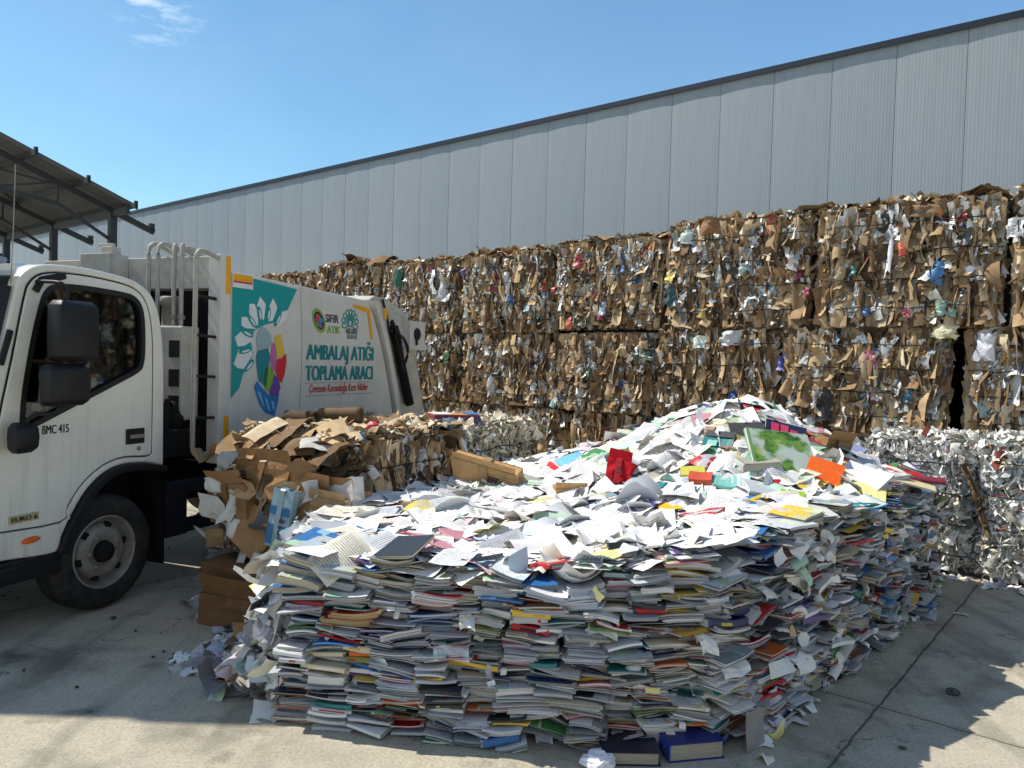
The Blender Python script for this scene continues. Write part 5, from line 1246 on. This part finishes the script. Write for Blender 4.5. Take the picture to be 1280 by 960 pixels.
flaps(g, P, NR.normal(0, .5, (n, 3)) + np.array([0, 0, 1]), NR.normal(0, 1, (n, 3)), NR.uniform(.05, .14, n), NR.uniform(.07, .2, n), pick(SHC + [((200, 60, 60), .4), ((60, 120, 170), .5), ((190, 160, 110), .8), ((90, 90, 96), .8)], n), 0, 3, 4, .3, .25, .06, .15)
tag(g.build('loose_paper', SM), 'countless loose sheets and scraps over the back of the heap', 'waste paper', kind='stuff')
# --- books lying about on the heap
hb = 0
for q in range(150):
    for _ in range(50):
        x, y = R.uniform(-1.2, 3.4), R.uniform(3.5, 7.0); hp = heapish(x, y)
        if edge_d(x, y) > .12 and R.random() < .18 + hp * 1.2 + (.5 if edge_d(x, y) < .4 else 0): break
    cov = R.choice(NAMES_C) if R.random() < .6 else wchoice(NAMES_C); pag = wchoice(PAGE_C); t = R.choice((.005, .008, .012, .02, .03))
    P = Vector((x, y, hz_(x, y) + R.uniform(.0, .05))); w, d = R.uniform(.14, .25), R.uniform(.18, .28)
    M = lie(P, R.uniform(-3.1, 3.1), R.gauss(0, .1), R.gauss(0, .1)) @ Matrix.Translation((0, -d / 2, 0))
    gp, gc = G(), G(); book_geo(gp, gc, w, d, t, Matrix(), pag[1], cov[1], .5, t > .012, 2 if t > .01 else 1)
    D = sorted(((m[0] - P).length, i) for i, m in enumerate(MARKS)); m = MARKS[D[0][1]]; dx, dy = P.x - m[0].x, P.y - m[0].y
    rel = ('right of' if dx > 0 else 'left of') if abs(dx) > abs(dy) else ('behind' if dy > 0 else 'in front of')
    nm = 'book' if t > .012 else 'booklet'
    o = bound(nm, gp, gc, M, [M_COVER, M_PICT])
    tag(o, f"{'thick' if t > .025 else 'slim'} {cov[0]} {nm}, {pag[0]} pages, lying {rel} the {m[1]}", nm, 'books lying loose on the heap')
# --- sheets pinched between the stacked books, drooping out of the walls
cnt = 0
for s in sorted(slots, key=lambda s: s['dist']):
    if s['path'] == 'left' or R.random() > (.014 if s['path'] == 'front' else .03): continue
    cnt += 1
    if cnt > 18: break
    M = s['M']; L = R.uniform(.10, .17); w = R.uniform(.08, .17); nv = 6; V = []; dr = R.uniform(.5, 1.5); x0 = R.uniform(-.3, .3) * s['w']; sk = R.uniform(-.6, .6)
    for j in range(nv + 1):
        v = j / nv; a = dr * max(0, v - .35) * 1.5
        y = .06 - L * v * math.cos(min(a, 1.4) * .8); z = s['t'] + .002 - L * max(0, v - .35) * math.sin(min(a, 1.45))
        for i in range(4): V.append((x0 + (i / 3 - .5) * w * (1 - .35 * v * abs(sk)) + sk * .08 * v, y + .012 * math.sin(i * 2 + j), z + .008 * math.sin(i * 1.7 + s['row'])))
    F = np.array([[j * 4 + i, j * 4 + i + 1, j * 4 + i + 5, j * 4 + i + 4] for j in range(nv) for i in range(3)])
    g = G(); uv = [(i / 3, j / nv) for j in range(nv + 1) for i in range(4)]
    mt = R.choice((0, 0, 1, 2)); g.add(V, F, 0, pick(SHC, 1)[0], uv)
    o = g.build('paper_sheet' if mt < 2 else 'printed_page', SM[mt], None, M)
    tag(o, f"{('blank white', 'grey printed', 'colour printed')[mt]} sheet hanging from item {where(s)}", 'paper sheet', 'sheets hanging out of the heap walls')
# crumpled paper face along the right side and the left end
g = G(); n = 0
def wall_bits(path, n, pal, mat, s0, s1, out, zmax=1.0):
    Pp = [Vector(p) for p in path]; P = []; Nn = []; Ln = []
    for _ in range(n):
        i = R.randrange(len(Pp) - 1); q = Pp[i].lerp(Pp[i + 1], R.random()); dr = (Pp[i + 1] - Pp[i]).normalized(); o = Vector((dr.y, -dr.x))
        z = R.uniform(.02, .95 * hz_(q.x - o.x * .15, q.y - o.y * .15)) * zmax; q = q + o * R.uniform(-.04, out)
        P.append((q.x, q.y, z)); Nn.append((o.x * .6 + R.gauss(0, .5), o.y * .6 + R.gauss(0, .5), .5 + R.gauss(0, .5))); Ln.append((dr.x + R.gauss(0, .3), dr.y + R.gauss(0, .3), R.gauss(0, .3)))
    flaps(g, P, Nn, Ln, NR.uniform(s0, s1, n), NR.uniform(s0 * 1.6, s1 * 2.2, n), pick(pal, n), mat, 3, 5, .12, .14, .05, .08, NR, .25)
GREYS = SHC + [((170, 172, 178), 5), ((130, 134, 140), 2), ((190, 60, 60), .4), ((60, 120, 160), .4), ((190, 160, 110), .8), ((80, 84, 90), 1)]
wall_bits([(1.3, 3.64), (1.95, 4.30), (2.70, 5.13), (3.32, 5.95), (3.45, 6.2)], 170, GREYS, 0, .025, .07, .02)
wall_bits([(-.98, 3.48), (-.5, 3.40), (0.0, 3.34), (.62, 3.30), (.95, 3.34)], 40, GREYS, 0, .015, .04, .0)
wall_bits([(-1.18, 4.75), (-1.11, 4.1), (-1.06, 3.66)], 420, GREYS, 0, .04, .13, .12)
wall_bits([(-1.20, 4.75), (-1.15, 4.2), (-1.08, 3.75)], 120, GREYS, 2, .04, .12, .14)
for _ in range(260):                                 # low drift at the foot of the left end
    a = R.random(); x = -1.02 - abs(R.gauss(0, .22)) - .1 * a; y = 3.75 + 1.2 * a; z = max(.005, .38 * math.exp(-((x + 1.15) / .22) ** 2) * R.random())
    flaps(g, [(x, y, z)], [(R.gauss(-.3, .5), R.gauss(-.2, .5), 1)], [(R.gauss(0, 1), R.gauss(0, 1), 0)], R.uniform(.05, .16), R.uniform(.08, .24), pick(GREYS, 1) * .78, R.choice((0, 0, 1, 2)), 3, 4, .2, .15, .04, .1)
tag(g.build('crumpled_paper', SM), 'crumpled paper bulging from the sides of the heap', 'waste paper', kind='stuff')

# --- things at the foot of the heap
def ground_book(px, py, w, d, t, c, yaw, label, name, cat, z=0.0, tilt=0.0, prints=None, pag=(200, 196, 186), roll=0.0, y=None):
    P = at_z(px, py, z); M = Matrix.Translation(P) @ Matrix.Rotation(yaw, 4, 'Z') @ Matrix.Rotation(tilt, 4, 'X') @ Matrix.Rotation(roll, 4, 'Y')
    gp, gc = G(), G(); book_geo(gp, gc, w, d, t, Matrix(), pag, c, .15, t > .03, 4 if t > .03 else 1)
    o = bound(name, gp, gc, M, [M_COVER, M_COVER])
    if prints:
        g = G()
        for (u0, v0, u1, v1, cc) in prints: g.box(-w / 2 + w * u0, -w / 2 + w * u1, d * v0, d * v1, t + .003, t + .005 + .0006 * len(g.V), 0, lin(*cc))
        g.build('printed_panel', M_COVER, o)
    return tag(o, label, cat)
def binder(px, py, yaw, c, cs, label, w=.27, d=.22, t=.07):
    P = at_z(px, py, 0.0); o = empty('lever_arch_binder', P, yaw, label, 'binder')
    g = G(); g.box(-w / 2 + .004, w / 2 - .012, .006, d, .006, t - .006, 0, lin(176, 168, 150)); g.build('pages', M_PAGE, o)
    g = G(); g.box(-w / 2, w / 2, 0, d, 0, .004, 0, lin(*c)); g.box(-w / 2, w / 2, -.004, d - .003, t - .004, t, 0, lin(*c)); g.box(-w / 2 - .003, -w / 2 + .003, 0, d, .002, t - .002, 0, lin(*cs)); g.build('cover', M_COVER, o, None, .0012)
    g = G(); loft(g, [[(-w / 2 - .004, .05 + r * math.cos(a), t / 2 + r * math.sin(a)) for a in [2 * math.pi * k / 16 for k in range(16)]] for r in (.014, .010)], 0, True, False); g.build('finger_ring', RIM, o)
    return o
binder(872, 951, .22, (36, 50, 120), (30, 60, 150), 'blue lever arch binder on the ground at the front right corner', .26, .2, .08)
binder(790, 958, .03, (40, 44, 60), (50, 50, 60), 'dark binder flat on the ground left of the blue binder', .25, .2, .06)
P = at_z(942, 934, .0); g = G(); flaps(g, [(0, 0, .085)], [(.62, -.75, .12)], [(0, .1, 1)], .14, .17, [lin(150, 146, 142)], 0, 3, 3, .02, .02, .004, .02)
tag(g.build('board', M_CARD, None, Matrix.Translation(P + Vector((0, -.01, 0)))), 'grey board standing upright against the stacks right of the blue binder', 'board')
P = at_y(978, 834, 3.6); g = G(); flaps(g, [(0, 0, 0)], [(.5, -.75, .5)], [(.8, .6, 0)], .07, .17, [lin(214, 220, 216)], 0, 5, 5, .12, .1, .002, .0)
tag(g.build('plastic_sleeve', M_PLAST, None, Matrix.Translation(P)), 'rounded pale plastic sleeve poking from the right corner stacks', 'sleeve')
crumple(at_z(748, 950, .03), .07, (226, 226, 232), 'crumpled white paper on the ground before the dark binder', 'crumpled_paper', 'waste paper', M_PAPER, .5)
crumple(at_y(1138, 716, 5.55), .07, (70, 170, 210), 'crumpled cyan bag stuck in the far right face of the heap', 'plastic_bag', 'bag')
# pouch with a black and white pattern
m, nt, bs = new_mat('patterned_foil'); tc = N_(nt, 'ShaderNodeTexCoord').outputs['Object']
vv = noise_n(nt, tc, 42, 2); nt.links.new(mixc(nt, ramp(nt, vv, .42, .46), (.03, .03, .035), (.62, .64, .62)), bs.inputs['Base Color']); bs.inputs['Roughness'].default_value = .35
g = G(); flaps(g, [(0, 0, .03)], [(.05, -.1, 1)], [(1, -.35, 0)], .12, .2, [(1, 1, 1)], 0, 5, 6, .2, .1, .05, .05); flaps(g, [(0, 0, .01)], [(0, 0, 1)], [(1, -.35, 0)], .12, .2, [(1, 1, 1)], 0, 3, 3, .0, .0, .01, .05)
tag(g.build('foil_pouch', m, None, Matrix.Translation(at_z(236, 828, 0))), 'black and white patterned pouch lying flat on the concrete', 'pouch')
# litter between truck and heap
def litter(px, py, s, ar, c, mat, label, z=.012, nrm=(0, 0, 1), curl=.12, yaw=None, name='paper_sheet', cat='paper sheet'):
    a = R.uniform(0, 3.1) if yaw is None else yaw; g = G()
    flaps(g, [(0, 0, 0)], [nrm], [(math.cos(a), math.sin(a), 0)], s, s * ar, [lin(*c)], 0, 4, 5, curl, curl, .02, .04)
    return tag(g.build(name, mat, None, Matrix.Translation(at_z(px, py, 0) + Vector((0, 0, z)))), label, cat, 'sheets on the ground left of the heap')
litter(268, 818, .17, 1.4, (206, 208, 226), M_TEXT, 'lined white sheet right of the patterned pouch', .012, yaw=.2)
litter(292, 814, .13, 1.3, (214, 216, 230), M_TEXT, 'small folded sheet between the pouch and the heap foot', .03, (.1, -.3, 1), yaw=.1)
litter(300, 828, .08, 2.2, (190, 196, 224), M_PAPER, 'narrow bluish folded sheet nearest the sunlit patch', .02, (0, -.3, 1), yaw=1.1)
litter(282, 790, .1, 1.5, (190, 194, 214), M_PAPER, 'small pale sheet left of the picture magazine', .015, yaw=.4)
litter(345, 893, .17, 1.3, (232, 232, 226), M_PAPER, 'sunlit white sheet sticking out from the front left corner', .02, (-.1, -.2, 1), yaw=.2)
litter(330, 862, .2, 1.5, (226, 222, 214), M_PICT, 'creased pale page in the sun beside the heap foot', .04, (-.1, -.3, 1), yaw=.1)
litter(345, 826, .2, 1.4, (216, 206, 214), M_PAPER, 'wide pinkish sheet leaning on the heap foot', .12, (-.3, -.7, 1), yaw=.2)
litter(320, 806, .16, 1.6, (182, 140, 90), M_CARD, 'torn brown wrapping at the heap foot', .1, (-.3, -.5, 1), yaw=.3, name='cardboard_scrap', cat='cardboard')
litter(262, 770, .13, 1.4, (150, 180, 180), M_PLAST, 'crumpled grey green film on the ground in the shade', .03, (0, -.2, 1), .4, name='plastic_film', cat='film')
litter(240, 757, .10, 2.0, (170, 172, 170), M_PLAST, 'knotted grey film strap nearest the front wheel', .02, (0, -.2, 1), .5, name='plastic_film', cat='film')
litter(300, 770, .14, 1.3, (196, 206, 214), M_PAPER, 'pale crumpled sheet behind the picture magazine', .06, (0, -.5, 1), .3)
P = at_z(322, 800, 0); gp, gc = G(), G(); book_geo(gp, gc, .19, .25, .012, Matrix(), (220, 222, 230), (206, 208, 216), .3, False, 2)
o = bound('magazine', gp, gc, Matrix.Translation(P + Vector((0, .05, .05))) @ Matrix.Rotation(-.25, 4, 'Z') @ Matrix.Rotation(.75, 4, 'X'), [M_COVER, M_COVER])
g = G(); g.box(-.05, .08, .10, .22, .016, .018, 0, lin(222, 150, 40)); g.box(-.06, .05, .08, .12, .018, .019, 0, lin(40, 130, 140)); g.box(-.02, .06, .15, .2, .018, .0195, 0, lin(200, 120, 30)); g.build('picture', M_COVER, o)
tag(o, 'magazine with an orange picture leaning against the left foot of the heap', 'magazine')
roll(at_z(272, 742, .0), .5, .055, (.75, -.6, .05), (120, 104, 88), 'brown cardboard tube on the ground before the bale end')
carton(at_z(300, 752, .0), .26, .12, .12, -.5, .1, .15, (176, 176, 172), 'long grey white carton on the ground beside the cardboard tube', flapn=1)
g = G()
for _ in range(200):
    k = R.random(); x = -1.15 - abs(R.gauss(0, .3)) - .35 * k; y = 3.85 + 1.5 * k + R.gauss(0, .12)
    if x < -1.72: continue
    z = max(.006, .25 * math.exp(-((x + 1.2) / .25) ** 2) * R.random() + .02 * R.random())
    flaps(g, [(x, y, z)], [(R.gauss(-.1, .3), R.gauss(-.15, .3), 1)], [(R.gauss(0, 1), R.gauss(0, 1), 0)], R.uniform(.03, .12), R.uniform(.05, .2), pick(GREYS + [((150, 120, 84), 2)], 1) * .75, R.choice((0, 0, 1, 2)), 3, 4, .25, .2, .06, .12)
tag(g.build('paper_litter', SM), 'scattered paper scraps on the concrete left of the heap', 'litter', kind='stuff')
g = G()
for _ in range(150):                                 # scraps at the foot of the right side and of the film bales
    k = R.random()
    if R.random() < .5: x, y = 1.1 + 2.3 * k + abs(R.gauss(0, .06)), 3.45 + 2.7 * k - abs(R.gauss(0, .06))
    else:
        q = wp(R.uniform(.0, 1.9), WB_C - abs(R.gauss(.02, .16))); x, y = q.x, q.y
    flaps(g, [(x, y, .012)], [(R.gauss(0, .25), R.gauss(0, .25), 1)], [(R.gauss(0, 1), R.gauss(0, 1), 0)], R.uniform(.02, .08), R.uniform(.03, .14), pick(GREYS, 1), 0, 2, 3, .25, .2, .06, .12)
for _ in range(110):
    x, y = R.uniform(-3.5, 4.5), R.uniform(2.6, 7.5); s = R.uniform(.006, .022)
    flaps(g, [(x, y, .006)], [(R.gauss(0, .3), R.gauss(0, .3), 1)], [(R.gauss(0, 1), R.gauss(0, 1), 0)], s, s * R.uniform(1, 2.5), pick([((90, 84, 76), 5), ((200, 200, 196), 1.2), ((60, 56, 50), 4), ((150, 120, 80), 1)], 1), 0, 2, 2, .2, .2, .1, .15)
tag(g.build('paper_crumbs', SM), 'tiny scraps and grit scattered over the concrete', 'litter', kind='stuff')
crumple(at_z(1192, 864, .012), .035, (70, 68, 62), 'small dark crushed can lying on the concrete right of the heap', 'crushed_can', 'can', M_PLAST, .4)
litter(1200, 768, .06, 1.8, (190, 188, 180), M_PAPER, 'small pale scrap on the concrete right of the heap', .008, (0, 0, 1), .05)
crumple(at_z(142, 772, .012), .016, (60, 70, 84), 'small dark blue lump on the ground behind the front wheel', 'crushed_can', 'can', M_PLAST, .5)
# printed packet on the shredded bale
P = at_plane(572, 534, BW, BW[0] * C0[0] + BW[1] * C0[1] + .2); P.z = 1.19
gp, gc = G(), G(); book_geo(gp, gc, .4, .26, .05, Matrix(), (170, 60, 70), (226, 150, 80), .05, False, 3)
o = gp.build('packet', M_COVER, None, Matrix.Translation(P) @ Matrix.Rotation(.35, 4, 'Z')); gc.build('cover', [M_COVER, M_COVER], o)
g = G(); g.box(-.2, -.04, -.01, .26, .055, .057, 0, lin(226, 226, 230)); g.box(.1, .2, -.01, .26, .055, .0575, 0, lin(60, 130, 200)); g.box(-.2, .2, -.014, -.008, .005, .03, 0, lin(30, 50, 130)); g.build('printed_panel', M_COVER, o)
tag(o, 'flat printed packet in orange, red and blue lying on the shredded bale', 'packet')

# ------------------------------------------------------------------ light, sky, camera
SUN_EL, SUN_AZ = rad(52), rad(-71)                    # azimuth clockwise from +y
w = bpy.data.worlds.new('World'); sc.world = w; w.use_nodes = True; nt = w.node_tree; bg = nt.nodes['Background']
sk = N_(nt, 'ShaderNodeTexSky', sky_type='NISHITA'); sk.sun_disc = False; sk.sun_elevation = SUN_EL; sk.sun_rotation = SUN_AZ
sk.air_density = 1.0; sk.dust_density = .25; sk.ozone_density = 2.0; sk.altitude = 100
hs = N_(nt, 'ShaderNodeHueSaturation'); hs.inputs['Saturation'].default_value = 1.12; hs.inputs['Value'].default_value = 1.03; hs.inputs['Hue'].default_value = .493; nt.links.new(sk.outputs[0], hs.inputs['Color'])
tc = N_(nt, 'ShaderNodeTexCoord').outputs['Generated']
r = Vector(ray(190, -14)).normalized()
def blob(d, c0, c1):
    dp = N_(nt, 'ShaderNodeVectorMath', operation='DOT_PRODUCT'); nt.links.new(tc, dp.inputs[0]); dp.inputs[1].default_value = d
    return ramp(nt, dp.outputs['Value'], c0, c1)
wis = noise_n(nt, mapping(nt, tc, (6, 6, 22), (.3, .5, .2)), 2.2, 7, .62)
wis2 = noise_n(nt, mapping(nt, tc, (3, 3, 5)), 1.6, 4, .55)
cl = mathn(nt, 'MULTIPLY', blob(r, math.cos(rad(3.6)), math.cos(rad(.6))), ramp(nt, wis, .46, .72, (0, .8)))
cl2 = mathn(nt, 'MULTIPLY', blob(Vector(ray(195, 75)).normalized(), math.cos(rad(3.2)), math.cos(rad(.5))), ramp(nt, wis, .5, .8, (0, .35)))
veil = mathn(nt, 'MULTIPLY', blob(Vector(ray(250, 130)).normalized(), math.cos(rad(42)), math.cos(rad(5))), ramp(nt, wis2, .3, .8, (.0, .05)))
tot = mathn(nt, 'MAXIMUM', mathn(nt, 'MAXIMUM', cl, cl2), veil)
back = mathn(nt, 'MULTIPLY', blob(Vector((.25, -1, .55)).normalized(), math.cos(rad(72)), math.cos(rad(25))), ramp(nt, wis2, .35, .6, (.35, .95)))   # unseen bright cloud patch behind the viewer, added as fill light
dim = mixc(nt, blob(Vector(ray(200, 230)).normalized(), math.cos(rad(48)), math.cos(rad(6))), (1, 1, 1), (.72, .82, .80))
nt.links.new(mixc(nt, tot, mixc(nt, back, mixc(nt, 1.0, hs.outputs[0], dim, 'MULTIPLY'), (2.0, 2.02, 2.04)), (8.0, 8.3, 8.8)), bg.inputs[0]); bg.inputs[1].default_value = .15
sl = bpy.data.lights.new('sun', 'SUN'); sl.energy = 4.5; sl.angle = rad(.53); sl.color = (1, .94, .83)
so = bpy.data.objects.new('sun', sl); COL.objects.link(so)
dirs = Vector((math.sin(SUN_AZ) * math.cos(SUN_EL), math.cos(SUN_AZ) * math.cos(SUN_EL), math.sin(SUN_EL)))
so.rotation_euler = dirs.to_track_quat('Z', 'Y').to_euler()
cd = bpy.data.cameras.new('camera'); cd.sensor_width = 36; cd.lens = 36 * FPX / 1280; cd.clip_end = 1500; cd.clip_start = .05
co = bpy.data.objects.new('camera', cd); COL.objects.link(co); sc.camera = co
co.matrix_world = Matrix.Translation((0, 0, EYE)) @ Matrix.Rotation(math.pi / 2 - PITCH, 4, 'X') @ Matrix.Rotation(ROLL, 4, 'Z')
sc.view_settings.view_transform = 'Standard'; sc.view_settings.look = 'None'; sc.view_settings.exposure = 0.27; sc.view_settings.gamma = 1
sc.view_settings.use_curve_mapping = False
sc.cycles.max_bounces = 6; sc.cycles.diffuse_bounces = 4; sc.cycles.transparent_max_bounces = 8
